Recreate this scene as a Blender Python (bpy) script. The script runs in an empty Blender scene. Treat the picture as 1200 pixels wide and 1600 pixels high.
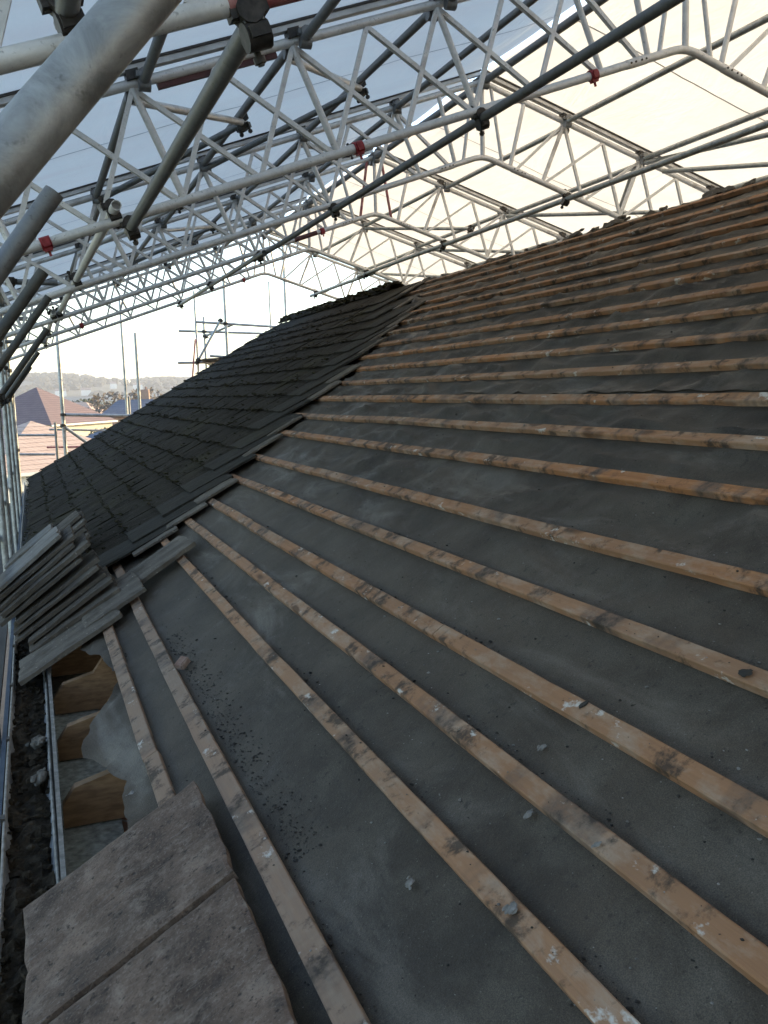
import bpy, math, random
from mathutils import Vector, Matrix, noise
random.seed(7)
PI = math.pi
SC = bpy.context.scene
COL = SC.collection
W3 = ['zero', 'first', 'second', 'third', 'fourth', 'fifth', 'sixth', 'seventh', 'eighth', 'ninth', 'tenth', 'eleventh', 'twelfth']

# ------------------------------------------------------------------ camera
FPX, YAW, PITCH, ROLL = 1450.0, 0.35854, -0.13245, -0.02939
def cam_axes():
    f = Vector((math.sin(YAW)*math.cos(PITCH), math.cos(YAW)*math.cos(PITCH), math.sin(PITCH)))
    r = Vector((math.cos(YAW), -math.sin(YAW), 0))
    u = r.cross(f)
    return r*math.cos(ROLL)+u*math.sin(ROLL), u*math.cos(ROLL)-r*math.sin(ROLL), f
CR, CU, CF = cam_axes()
def at(x, y, Y):
    """the point of the place at depth Y (metres along the eaves) seen at photo pixel x, y"""
    d = CR*(x-600)+CU*(800-y)+CF*FPX
    return d*(Y/d.y)
cam = bpy.data.objects.new('camera', bpy.data.cameras.new('camera'))
COL.objects.link(cam)
cam.data.sensor_fit = 'HORIZONTAL'; cam.data.sensor_width = 36; cam.data.lens = 36*FPX/1200
cam.data.clip_start = 0.05; cam.data.clip_end = 8000
cam.matrix_world = Matrix((( CR.x, CU.x, -CF.x, 0), (CR.y, CU.y, -CF.y, 0), (CR.z, CU.z, -CF.z, 0), (0, 0, 0, 1)))
SC.camera = cam

# ------------------------------------------------------------------ roof frame
G = 0.25                                  # batten gauge
X0, Z0, TH = 2.2312, -0.1051, 0.5202
CT, ST = math.cos(TH), math.sin(TH)
def RP(s, y, n=0.0):
    return Vector((X0+s*CT-n*ST, y, Z0+s*ST+n*CT))
S_RIDGE = 11.25*G
S_FASCIA = -10.35*G
Y_VERGE = 17.45
GROUND = -6.6
# temporary roof frame
BAY, XA, ZA, Y1, AL, HT = 2.57, 3.672, 1.893, 4.642, 0.32303, 0.585
TA = math.tan(AL)
def YT(k): return Y1+(k-1)*BAY
def TP(u, Y, dz=0.0): return Vector((XA+u, Y, ZA-abs(u)*TA+dz))
NP = 0.39                                  # lattice node pitch

# ------------------------------------------------------------------ mesh builder
class MB:
    def __init__(s): s.v = []; s.f = []; s.sm = []
    def add(s, vs, fs, smooth=False):
        b = len(s.v); s.v += [tuple(v) for v in vs]
        for f in fs: s.f.append(tuple(b+i for i in f)); s.sm.append(smooth)
    def box(s, c, ax, ay, az):
        c, ax, ay, az = Vector(c), Vector(ax), Vector(ay), Vector(az)
        vs = [c+ax*i+ay*j+az*k for k in (-1, 1) for j in (-1, 1) for i in (-1, 1)]
        s.add(vs, [(0,2,3,1), (4,5,7,6), (0,1,5,4), (2,6,7,3), (0,4,6,2), (1,3,7,5)])
    def aabox(s, x0, x1, y0, y1, z0, z1):
        s.box(((x0+x1)/2, (y0+y1)/2, (z0+z1)/2), ((x1-x0)/2,0,0), (0,(y1-y0)/2,0), (0,0,(z1-z0)/2))
    def bar(s, p, q, w, h, up=(0,0,1)):
        p, q = Vector(p), Vector(q); d = (q-p); L = d.length; d.normalize()
        a = d.cross(Vector(up)); a = a.normalized() if a.length > 1e-5 else Vector((1,0,0))
        b = a.cross(d)
        s.box((p+q)/2, d*(L/2), a*(w/2), b*(h/2))
    def path(s, pts, r, n=12, hollow=True):
        pts = [Vector(p) for p in pts]; rings = []
        a = None
        for i, p in enumerate(pts):
            t = (pts[min(i+1, len(pts)-1)]-pts[max(i-1, 0)]).normalized()
            if a is None:
                a = t.cross(Vector((0,0,1)));
                if a.length < 1e-3: a = t.cross(Vector((0,1,0)))
            a = (a-t*a.dot(t)).normalized(); b = t.cross(a)
            rings.append([p+(a*math.cos(2*PI*k/n)+b*math.sin(2*PI*k/n))*r for k in range(n)])
        m = len(pts)
        vs = [v for R in rings for v in R]
        fs = [(i*n+k, i*n+(k+1)%n, (i+1)*n+(k+1)%n, (i+1)*n+k) for i in range(m-1) for k in range(n)]
        s.add(vs, fs, True)
        for e, (i, j) in enumerate(((0, 1), (m-1, m-2))):
            t = (pts[i]-pts[j]).normalized(); c = pts[i]
            if hollow:
                inn = [c+(v-c)*0.84 for v in rings[i]]; dp = [v-t*0.06 for v in inn]
                q = rings[i]+inn+dp
                fl = [(k, (k+1)%n, n+(k+1)%n, n+k) for k in range(n)]+[(n+k, n+(k+1)%n, 2*n+(k+1)%n, 2*n+k) for k in range(n)]+[tuple(range(2*n, 3*n))]
            else:
                q = rings[i]; fl = [tuple(range(n))]
            if e == 1: pass
            s.add(q, fl)
    def tube(s, p, q, r, n=12, hollow=True, wob=0):
        p, q = Vector(p), Vector(q)
        s.path([p, q], r, n, hollow)
    def lump(s, c, r, seed, sq=(1,1,1), lo=0.55, ax=None):
        c = Vector(c); st = len(s.v)
        ph = (1+5**.5)/2
        base = [(-1,ph,0),(1,ph,0),(-1,-ph,0),(1,-ph,0),(0,-1,ph),(0,1,ph),(0,-1,-ph),(0,1,-ph),(ph,0,-1),(ph,0,1),(-ph,0,-1),(-ph,0,1)]
        fs = [(0,11,5),(0,5,1),(0,1,7),(0,7,10),(0,10,11),(1,5,9),(5,11,4),(11,10,2),(10,7,6),(7,1,8),(3,9,4),(3,4,2),(3,2,6),(3,6,8),(3,8,9),(4,9,5),(2,4,11),(6,2,10),(8,6,7),(9,8,1)]
        rn = random.Random(seed); vs = []
        a = rn.random()*6.28
        for b in base:
            v = Vector(b).normalized()*r*(lo+(1-lo)*rn.random()*1.4)
            v = Vector((v.x*sq[0], v.y*sq[1], v.z*sq[2]))
            v = Vector((v.x*math.cos(a)-v.y*math.sin(a), v.x*math.sin(a)+v.y*math.cos(a), v.z))
            if ax: v = ax[0]*v.x+ax[1]*v.y+ax[2]*v.z
            vs.append(c+v)
        s.add(vs, fs)
    def rock(s, c, r, seed, sq=(1, 1, 1)):
        import bmesh
        bm = bmesh.new(); bmesh.ops.create_icosphere(bm, subdivisions=3, radius=1)
        rn = random.Random(seed); o = Vector((rn.random()*50, rn.random()*50, rn.random()*50)); vs = []
        pl = [(Vector((rn.uniform(-1, 1), rn.uniform(-1, 1), rn.uniform(-1, 1))).normalized(), rn.uniform(.55, .8)) for _ in range(7)]
        for v in bm.verts:
            p = v.co.copy()
            for n, d in pl:
                e = p.dot(n)-d
                if e > 0: p -= n*e*.9
            p *= 1+.22*noise.noise(p*1.6+o)+.12*noise.noise(p*5+o)
            vs.append(Vector(c)+Vector((p.x*sq[0], p.y*sq[1], p.z*sq[2]))*r)
        bm.verts.index_update(); s.add(vs, [tuple(v.index for v in f.verts) for f in bm.faces]); bm.free()
    def build(s, name, mat, parent=None, fix=True):
        me = bpy.data.meshes.new(name)
        me.from_pydata(s.v, [], s.f)
        me.polygons.foreach_set('use_smooth', s.sm)
        me.materials.append(mat)
        if fix:
            import bmesh
            bm = bmesh.new(); bm.from_mesh(me); bmesh.ops.recalc_face_normals(bm, faces=bm.faces); bm.to_mesh(me); bm.free()
        me.update()
        o = bpy.data.objects.new(name, me); COL.objects.link(o)
        if parent: o.parent = parent
        return o
def tag(o, label, cat, group=None, kind=None):
    o['label'] = label; o['category'] = cat
    if group: o['group'] = group
    if kind: o['kind'] = kind
    return o
def empty(name, loc=(0,0,0)):
    o = bpy.data.objects.new(name, None); COL.objects.link(o); o.location = loc; o.empty_display_size = .1
    return o
def copy_tree(o, parent=None):
    c = o.copy(); COL.objects.link(c); c.parent = parent
    for ch in list(o.children): copy_tree(ch, c)
    return c
def fbm(x, y, z=0.0, o=3):
    a, v = 1.0, 0.0
    for i in range(o):
        v += a*noise.noise(Vector((x, y, z+i*7.3))); x *= 2.03; y *= 2.03; z *= 2.03; a *= .5
    return v

# ------------------------------------------------------------------ materials
class NT:
    def __init__(s, name):
        s.m = bpy.data.materials.new(name); s.m.use_nodes = True; s.t = s.m.node_tree; s.t.nodes.clear()
        s.out = s.n('ShaderNodeOutputMaterial')
    def n(s, typ, **kw):
        nd = s.t.nodes.new(typ)
        for k, v in kw.items():
            if k.startswith('i_'): nd.inputs[k[2:].replace('_', ' ')].default_value = v
            else: setattr(nd, k, v)
        return nd
    def l(s, a, b): s.t.links.new(a, b)
    def coord(s, scale=(1,1,1), rot=(0,0,0), which='Object'):
        tc = s.n('ShaderNodeTexCoord'); mp = s.n('ShaderNodeMapping')
        mp.inputs['Scale'].default_value = scale; mp.inputs['Rotation'].default_value = rot
        s.l(tc.outputs[which], mp.inputs['Vector']); return mp.outputs['Vector']
    def noise(s, vec, scale, detail=4, rough=.55, dist=0):
        nd = s.n('ShaderNodeTexNoise'); nd.inputs['Scale'].default_value = scale; nd.inputs['Detail'].default_value = detail
        nd.inputs['Roughness'].default_value = rough; nd.inputs['Distortion'].default_value = dist
        s.l(vec, nd.inputs['Vector']); return nd.outputs['Fac']
    def ramp(s, fac, stops):
        r = s.n('ShaderNodeValToRGB'); e = r.color_ramp.elements
        while len(e) < len(stops): e.new(.5)
        for el, (p, c) in zip(e, stops): el.position = p; el.color = (c, c, c, 1) if not hasattr(c, '__len__') else (*c, 1)
        s.l(fac, r.inputs['Fac']); return r.outputs['Color']
    def mix(s, fac, a, b, bt='MIX'):
        m = s.n('ShaderNodeMix', data_type='RGBA', blend_type=bt)
        for sock, v in ((0, fac), (6, a), (7, b)):
            if hasattr(v, 'is_linked'): s.l(v, m.inputs[sock])
            elif sock == 0: m.inputs[0].default_value = v
            else: m.inputs[sock].default_value = (*v, 1)
        return m.outputs[2]
    def math(s, op, a, b=0.0):
        m = s.n('ShaderNodeMath', operation=op)
        for i, v in enumerate((a, b)):
            if hasattr(v, 'is_linked'): s.l(v, m.inputs[i])
            else: m.inputs[i].default_value = v
        return m.outputs[0]
    def rnd(s): return s.n('ShaderNodeObjectInfo').outputs['Random']
    def island(s): return s.n('ShaderNodeNewGeometry').outputs['Random Per Island']
    def pbr(s, col, rough=.7, metal=0.0, bump=None, bs=.3, bd=.01, spec=.5):
        p = s.n('ShaderNodeBsdfPrincipled')
        if hasattr(col, 'is_linked'): s.l(col, p.inputs['Base Color'])
        else: p.inputs['Base Color'].default_value = (*col, 1)
        if hasattr(rough, 'is_linked'): s.l(rough, p.inputs['Roughness'])
        else: p.inputs['Roughness'].default_value = rough
        p.inputs['Metallic'].default_value = metal; p.inputs['Specular IOR Level'].default_value = spec
        if bump is not None:
            b = s.n('ShaderNodeBump'); b.inputs['Strength'].default_value = bs; b.inputs['Distance'].default_value = bd
            s.l(bump, b.inputs['Height']); s.l(b.outputs['Normal'], p.inputs['Normal'])
        s.l(p.outputs['BSDF'], s.out.inputs['Surface']); return s.m
def grey(v): return (v, v, v)

def mat_simple(name, c1, c2, scale=6, rough=.7, metal=0, bs=.2, bd=.005, spec=.5, sc=(1,1,1)):
    t = NT(name); v = t.coord(sc)
    n = t.noise(v, scale, 6, .6)
    return t.pbr(t.mix(t.ramp(n, [(.35, 0), (.65, 1)]), c1, c2), rough, metal, n, bs, bd, spec)

def mat_galv(name, lo, hi, metal=.75, rough=.45):
    t = NT(name); v = t.coord()
    n1 = t.noise(v, 13, 6, .75, .6); n2 = t.noise(v, 60, 3, .6); n3 = t.noise(v, 2.3, 6, .7)
    c = t.mix(t.ramp(n1, [(.35, 0), (.68, 1)]), lo, hi)
    c = t.mix(t.math('MULTIPLY', t.ramp(n3, [(.56, 0), (.7, 1)]), .55), c, (.17, .12, .085))
    c = t.mix(t.math('MULTIPLY', t.ramp(n2, [(.62, 0), (.72, 1)]), .5), c, (.08, .08, .075))
    r = t.ramp(n1, [(.3, rough-.08), (.7, rough+.15)])
    return t.pbr(c, r, metal, n2, .12, .002)
M = {}
M['galv'] = mat_galv('galvanised_steel', (.24, .25, .25), (.52, .53, .52))
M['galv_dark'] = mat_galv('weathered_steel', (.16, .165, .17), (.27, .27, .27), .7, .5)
M['galv_black'] = mat_galv('brown_grey_steel', (.055, .052, .046), (.12, .115, .10), .5, .6)  # darker brown-grey steel for the tube stubs
M['alu'] = mat_galv('aluminium_tube', (.58, .57, .56), (.76, .75, .74), .25, .42)
M['rail'] = mat_simple('aluminium_rail', (.42, .41, .40), (.58, .57, .56), 14, .4, .5, .05)
M['dark_rail'] = mat_simple('rail_gasket', (.035, .03, .028), (.07, .06, .055), 20, .6)
M['coupler'] = mat_simple('black_coupler', (.025, .024, .022), (.07, .06, .055), 40, .5, .5)
M['red'] = mat_simple('red_plastic', (.22, .012, .018), (.34, .03, .04), 30, .5)
M['redpaint'] = mat_simple('red_paint', (.26, .05, .06), (.42, .20, .18), 25, .6)
M['maroon'] = mat_simple('maroon_paint', (.07, .02, .022), (.12, .04, .04), 18, .55)

def mat_sheet():
    t = NT('white_sheeting'); v = t.coord()
    n = t.noise(t.coord((.6, 2.2, 1)), 1.1, 5, .55, .6); n2 = t.noise(v, 26, 3, .5); n3 = t.noise(t.coord((1, .35, 1), (0, 0, .5)), 2.4, 4, .6, .9)
    n4 = t.noise(t.coord((.5, 3.0, 1), (0, 0, .12)), 1.6, 3, .5, .4)
    col = t.mix(t.ramp(n, [(.40, 0), (.68, 1)]), (.83, .805, .745), (.80, .76, .70))
    col = t.mix(t.math('MULTIPLY', t.ramp(n4, [(.45, 0), (.7, 1)]), .3), col, (.80, .70, .65))
    d = t.n('ShaderNodeBsdfDiffuse'); tr = t.n('ShaderNodeBsdfTranslucent'); mx = t.n('ShaderNodeMixShader'); mx.inputs[0].default_value = .5
    b = t.n('ShaderNodeBump'); b.inputs['Strength'].default_value = .45; b.inputs['Distance'].default_value = .05
    t.l(t.math('ADD', n3, t.math('MULTIPLY', n2, .08)), b.inputs['Height'])
    for q in (d, tr):
        t.l(col, q.inputs['Color']); t.l(b.outputs['Normal'], q.inputs['Normal'])
    t.l(d.outputs[0], mx.inputs[1]); t.l(tr.outputs[0], mx.inputs[2]); t.l(mx.outputs[0], t.out.inputs['Surface'])
    return t.m
M['sheet'] = mat_sheet()
M['seam'] = mat_simple('sheet_seam', (.30, .30, .31), (.38, .37, .37), 20, .7)

def mat_felt():
    t = NT('roofing_felt'); v = t.coord()
    big = t.noise(v, 1.1, 6, .62, .4); mid = t.noise(v, 6, 6, .65, .3); fine = t.noise(v, 150, 3, .6); grit = t.noise(v, 38, 4, .7); vf = t.noise(v, 420, 2, .6)
    st = t.noise(t.coord((1, .35, 1), (0, 0, .7)), 3.2, 5, .65, .8)
    c = t.mix(t.ramp(big, [(.3, 0), (.7, 1)]), (.022, .0172, .0126), (.076, .0605, .0445))
    c = t.mix(t.math('MULTIPLY', t.ramp(mid, [(.45, 0), (.75, 1)]), .55), c, (.115, .103, .084))
    c = t.mix(t.math('MULTIPLY', t.ramp(st, [(.55, 0), (.7, 1)]), .5), c, (.125, .110, .09))  # pale streaks: sheen of the wrinkled felt painted into the colour
    c = t.mix(t.math('MULTIPLY', t.ramp(grit, [(.60, 0), (.70, 1)]), .6), c, (.012, .0105, .009))
    c = t.mix(t.math('MULTIPLY', t.ramp(fine, [(.66, 0), (.74, 1)]), .5), c, (.20, .19, .165))
    c = t.mix(t.ramp(vf, [(.35, 0), (.7, 1)]), t.mix(1.0, c, (.62, .62, .62), 'MULTIPLY'), t.mix(1.0, c, (1.35, 1.33, 1.3), 'MULTIPLY'))
    h = t.math('ADD', t.math('MULTIPLY', fine, .35), mid)
    rg = t.math('SUBTRACT', t.ramp(mid, [(.3, .62), (.7, .85)]), t.math('MULTIPLY', t.ramp(st, [(.5, 0), (.66, 1)]), .22))
    return t.pbr(c, rg, 0, h, .6, .008, .28)
M['felt'] = mat_felt()

def mat_batten(name='batten_timber', grey=0.0):
    t = NT(name); tc = t.n('ShaderNodeTexCoord')
    mp = t.n('ShaderNodeMapping'); t.l(tc.outputs['Object'], mp.inputs['Vector'])
    cb = t.n('ShaderNodeCombineXYZ'); rn = t.rnd(); t.l(t.math('MULTIPLY', rn, 37.0), cb.inputs['Y']); t.l(cb.outputs[0], mp.inputs['Location'])
    v0 = mp.outputs['Vector']
    def sc(s):
        m = t.n('ShaderNodeMapping'); m.inputs['Scale'].default_value = s; t.l(v0, m.inputs['Vector']); return m.outputs['Vector']
    grain = t.noise(sc((40, 2.0, 40)), 2.2, 6, .65, .5); band = t.noise(sc((.8, 3.4, .8)), 1.25, 4, .6); dirt = t.noise(sc((1, 1, 1)), 9, 6, .7)
    lime = t.noise(sc((1, .6, 1)), 13, 5, .68); tone = t.noise(sc((.3, .8, .3)), .9, 2, .5); isl = t.island(); knot = t.noise(sc((9, 3.2, 9)), 1.0, 2, .4); dust = t.noise(sc((3, 1.2, 3)), 5, 6, .7)
    c = t.mix(t.ramp(grain, [(.32, 0), (.68, 1)]), (.23, .088, .030), (.40, .185, .072))
    c = t.mix(t.ramp(tone, [(.35, 0), (.62, .75)]), c, (.185, .12, .078))
    c = t.mix(t.math('MULTIPLY', isl, .55), c, (.24, .155, .098))
    c = t.mix(t.math('MULTIPLY', rn, .4), c, (.22, .10, .045))
    c = t.mix(t.math('MULTIPLY', t.ramp(dust, [(.47, 0), (.66, 1)]), .5), c, (.33, .275, .215))
    if grey: c = t.mix(grey, c, (.19, .155, .125))
    c = t.mix(t.math('MULTIPLY', t.ramp(knot, [(.68, 0), (.73, 1)]), .8), c, (.06, .03, .015))
    c = t.mix(t.math('MULTIPLY', t.math('MULTIPLY', t.ramp(band, [(.53, 0), (.60, 1)]), t.ramp(dirt, [(.35, .15), (.55, 1)])), .75), c, (.075, .060, .050))
    c = t.mix(t.math('MULTIPLY', t.ramp(dirt, [(.53, 0), (.63, 1)]), .85), c, (.03, .024, .019))
    c = t.mix(t.math('MULTIPLY', t.ramp(lime, [(.62, 0), (.68, 1)]), .85), c, (.46, .44, .40))
    return t.pbr(c, .82, 0, t.math('ADD', grain, dirt), .45, .004, .25)
M['batten'] = mat_batten()
M['grey_batten'] = mat_batten('grey_batten_timber', .62)

def mat_slate(name, dk, lt, moss=.5, pale=.3, mosscol=(.028, .026, .016), an=7.5):
    t = NT(name); v = t.coord(); isl = t.island()
    riv = t.noise(t.coord((.9, an, .9), (0, TH, 0)), 3.0, 6, .65, .35); mot = t.noise(v, 7, 6, .68); fine = t.noise(v, 42, 4, .7); big = t.noise(v, 1.4, 3, .5)
    c = t.mix(t.ramp(riv, [(.3, 0), (.7, 1)]), dk, lt)
    c = t.mix(t.math('MULTIPLY', isl, .45), c, tuple(x*.45 for x in lt))
    c = t.mix(t.math('MULTIPLY', t.ramp(mot, [(.48, 0), (.7, 1)]), moss), c, mosscol)
    c = t.mix(t.math('MULTIPLY', t.ramp(big, [(.55, 0), (.75, 1)]), moss*.6), c, (.05, .046, .022))
    c = t.mix(t.math('MULTIPLY', t.ramp(fine, [(.62, 0), (.72, 1)]), pale), c, tuple(min(.6, x*2.6+.05) for x in lt))
    h = t.math('ADD', t.math('MULTIPLY', riv, 1.2), t.math('ADD', t.math('MULTIPLY', mot, .8), t.math('MULTIPLY', fine, .35)))
    return t.pbr(c, .92, 0, h, 1.0, .016, .08)
M['slate'] = mat_slate('mossy_slate', (.009, .0072, .0055), (.029, .0235, .0178), .7, .8)
M['slate_top'] = mat_slate('pale_weathered_slate', (.12, .112, .10), (.26, .245, .225), .45, .3, (.04, .035, .03), 2.6)
M['slate_mid'] = mat_slate('half_clean_slate', (.020, .019, .017), (.05, .047, .042), .55, .3)
M['slate_edge'] = mat_slate('pale_slate', (.070, .061, .052), (.19, .168, .143), .55, .5, (.026, .022, .017), 3.0)
M['slate_pile'] = mat_slate('pile_slate', (.040, .034, .029), (.155, .136, .115), .65, .5, (.022, .019, .015), 2.6)
def mat_slab():
    t = NT('brown_slab'); v = t.coord()
    big = t.noise(v, 4.5, 5, .6, .5); mot = t.noise(v, 13, 6, .7); fine = t.noise(v, 130, 4, .7); pit = t.noise(v, 45, 3, .6); sc = t.noise(t.coord((1, 9, 1), (0, TH, .5)), 2.1, 2, .5, 1.5)
    c = t.mix(t.ramp(big, [(.32, 0), (.68, 1)]), (.050, .034, .026), (.165, .115, .086))
    c = t.mix(t.math('MULTIPLY', t.ramp(mot, [(.5, 0), (.7, 1)]), .7), c, (.23, .18, .145))
    c = t.mix(t.math('MULTIPLY', t.ramp(mot, [(.3, 1), (.46, 0)]), .6), c, (.022, .02, .02))
    c = t.mix(t.math('MULTIPLY', t.ramp(fine, [(.56, 0), (.68, 1)]), .45), c, (.25, .205, .17))
    c = t.mix(t.math('MULTIPLY', t.ramp(fine, [(.34, 1), (.44, 0)]), .6), c, (.02, .016, .014))
    c = t.mix(t.math('MULTIPLY', t.ramp(pit, [(.62, 0), (.68, 1)]), .7), c, (.015, .013, .012))
    c = t.mix(t.math('MULTIPLY', t.ramp(sc, [(.495, 0), (.5, 1), (.505, 0)]), .25), c, (.3, .28, .26))
    h = t.math('ADD', t.math('MULTIPLY', mot, .8), t.math('SUBTRACT', t.math('MULTIPLY', fine, .3), t.ramp(pit, [(.6, 0), (.7, .5)])))
    return t.pbr(c, .85, 0, h, .7, .007, .25)
M['slate_brown'] = mat_slab()
M['moss'] = mat_simple('moss', (.010, .0095, .006), (.038, .034, .016), 22, .95, 0, .6, .02, .1)
M['soil'] = mat_simple('gutter_dirt', (.012, .009, .006), (.045, .034, .022), 24, .95, 0, .9, .03, .1)
M['mortar'] = mat_simple('mortar', (.11, .105, .097), (.22, .21, .20), 30, .95, 0, .6, .01, .2)
M['brick'] = mat_simple('brick_bit', (.16, .10, .08), (.26, .2, .17), 22, .9, 0, .5, .01, .2)
M['crumb'] = mat_simple('crumbs', (.07, .065, .06), (.25, .24, .22), 9, .95)
M['crumb_dark'] = mat_simple('dark_crumbs', (.008, .007, .006), (.03, .026, .021), 9, .95)
M['white_paint'] = mat_simple('flaked_white_paint', (.24, .23, .21), (.10, .092, .08), 26, .6, 0, .3)
M['pvc'] = mat_simple('grey_gutter', (.10, .10, .105), (.26, .26, .26), 12, .5)
M['timber'] = mat_simple('rafter_timber', (.125, .072, .036), (.225, .135, .070), 5, .75, 0, .2, .004, .3, (3, 3, 12))
M['soffit'] = mat_simple('soffit_board', (.38, .36, .29), (.17, .155, .125), 34, .85)
M['board'] = mat_simple('scaffold_board', (.045, .038, .032), (.09, .075, .06), 6, .85, 0, .3, .004, .3, (1, .2, 1))

def mat_brickwall(name, c1, c2, mortar, sc=1.0):
    t = NT(name); tc = t.n('ShaderNodeTexCoord'); sp = t.n('ShaderNodeSeparateXYZ'); t.l(tc.outputs['Object'], sp.inputs[0])
    cb = t.n('ShaderNodeCombineXYZ'); t.l(t.math('ADD', sp.outputs[0], sp.outputs[1]), cb.inputs[0]); t.l(sp.outputs[2], cb.inputs[1])
    b = t.n('ShaderNodeTexBrick'); b.inputs['Scale'].default_value = 1; b.inputs['Brick Width'].default_value = .225*sc; b.inputs['Row Height'].default_value = .075*sc
    b.inputs['Mortar Size'].default_value = .01*sc; b.inputs['Color1'].default_value = (*c1, 1); b.inputs['Color2'].default_value = (*c2, 1); b.inputs['Mortar'].default_value = (*mortar, 1)
    t.l(cb.outputs[0], b.inputs['Vector'])
    n = t.noise(tc.outputs['Object'], 3, 5, .6)
    return t.pbr(t.mix(t.math('MULTIPLY', n, .4), b.outputs['Color'], tuple(x*.5 for x in c1)), .9, 0, b.outputs['Fac'], .3, .01)
M['brickwall'] = mat_brickwall('brick_wall', (.30, .15, .10), (.38, .21, .14), (.4, .37, .33))
M['buffwall'] = mat_brickwall('buff_brick_wall', (.50, .42, .32), (.58, .49, .38), (.55, .52, .47))
M['render'] = mat_simple('white_render', (.70, .69, .66), (.60, .58, .55), 2, .9)

def mat_tiles(name, c1, c2, row=.30):
    t = NT(name); tc = t.n('ShaderNodeTexCoord'); sp = t.n('ShaderNodeSeparateXYZ'); t.l(tc.outputs['Object'], sp.inputs[0])
    cb = t.n('ShaderNodeCombineXYZ'); t.l(t.math('ADD', sp.outputs[0], sp.outputs[1]), cb.inputs[0]); t.l(sp.outputs[2], cb.inputs[1])
    b = t.n('ShaderNodeTexBrick'); b.inputs['Scale'].default_value = 1; b.inputs['Brick Width'].default_value = .33; b.inputs['Row Height'].default_value = row*.6
    b.inputs['Mortar Size'].default_value = .012; b.inputs['Color1'].default_value = (*c1, 1); b.inputs['Color2'].default_value = (*c2, 1); b.inputs['Mortar'].default_value = (*[x*.4 for x in c1], 1)
    t.l(cb.outputs[0], b.inputs['Vector'])
    n = t.noise(tc.outputs['Object'], 2, 5, .65)
    return t.pbr(t.mix(t.math('MULTIPLY', n, .5), b.outputs['Color'], tuple(x*.55 for x in c2)), .85, 0, b.outputs['Fac'], .4, .02)
M['tile_brown'] = mat_tiles('brown_tiles', (.17, .115, .12), (.21, .145, .145))
M['tile_red'] = mat_tiles('red_tiles', (.50, .36, .29), (.56, .41, .34))
M['tile_slate'] = mat_tiles('blue_slate_tiles', (.09, .11, .16), (.12, .14, .19))
M['glass'] = NT('window_glass').pbr((.03, .035, .045), .08, 0)
M['bark'] = mat_simple('bark', (.06, .05, .04), (.10, .085, .07), 8, .9)
M['leaf'] = mat_simple('leaves', (.045, .055, .03), (.085, .085, .05), 1.2, .8)
M['twigs'] = mat_simple('bare_twigs', (.09, .075, .065), (.14, .115, .10), 1.0, .9)
M['stone'] = mat_simple('dirty_stone', (.05, .046, .04), (.13, .12, .105), 25, .95, 0, .5, .01, .2)
M['asphalt'] = mat_simple('asphalt', (.030, .030, .030), (.055, .053, .05), 3, .9)
M['toe'] = mat_simple('blue_grey_paint', (.03, .045, .07), (.06, .075, .10), 9, .7)
M['grass'] = mat_simple('meadow', (.09, .11, .045), (.20, .19, .09), .02, .95)
M['dark_wood'] = mat_simple('winter_wood', (.018, .020, .018), (.045, .042, .036), .3, .95)
M['hill'] = mat_simple('wooded_hill', (.035, .04, .035), (.09, .085, .065), .012, .95)

# ------------------------------------------------------------------ hardware
TR = 0.0242
def coupler_mb(mb, p, d1, d2, r=TR, small=False):
    """a scaffold clamp at p round two tubes that cross: two collars, a flap bolt and nut on each"""
    p = Vector(p); d1 = Vector(d1).normalized(); d2 = Vector(d2).normalized()
    off = d1.cross(d2)
    off = off.normalized() if off.length > 1e-3 else Vector((0,0,1))
    for d, sgn in ((d1, -1), (d2, 1)):
        c = p+off*sgn*r*1.02
        mb.path([c-d*.027, c+d*.027], r*(1.18 if small else 1.3), 10, False)
        if small:
            mb.box(c+d.cross(off).normalized()*r*1.2, d*.015, d.cross(off).normalized()*.01, off*.012); continue
        side = d.cross(off).normalized()
        b = c+side*r*1.35+off*sgn*.004
        mb.box(b, d*.02, side*.012, off*.016)
        mb.path([b-off*sgn*.02, b+off*sgn*.05], .008, 6, False)
        mb.path([b+off*sgn*.03, b+off*sgn*.045], .014, 6, False)
        mb.box(c-side*r*1.3, d*.022, side*.009, off*.012)
def tube_thing(name, p, q, mat, label, cat='tube', group=None, clamps=(), r=TR, n=12):
    """one scaffold tube; clamps = [(fraction along the tube, direction of the crossing tube)]"""
    p, q = Vector(p), Vector(q); o = (p+q)/2
    mb = MB()
    L = (q-p).length; k = max(1, int(L/1.5)); sd = p.x*3.1+q.z*1.7
    pts = []
    for i in range(k+1):
        t = i/k; w = 0 if i in (0, k) else .004
        pts.append(p.lerp(q, t)-o+Vector((w*math.sin(sd+i*2.1), 0, w*math.cos(sd+i*1.3))))
    mb.path(pts, r, n)
    ob = mb.build(name, mat); ob.location = o
    tag(ob, label, cat, group)
    for f, d in clamps:
        c = MB(); coupler_mb(c, p.lerp(q, f)-o, q-p, d, r, name == 'purlin_tube')
        c.build('coupler', M['coupler'] if name != 'purlin_tube' else M['galv_dark'], ob)
    return ob

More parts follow.
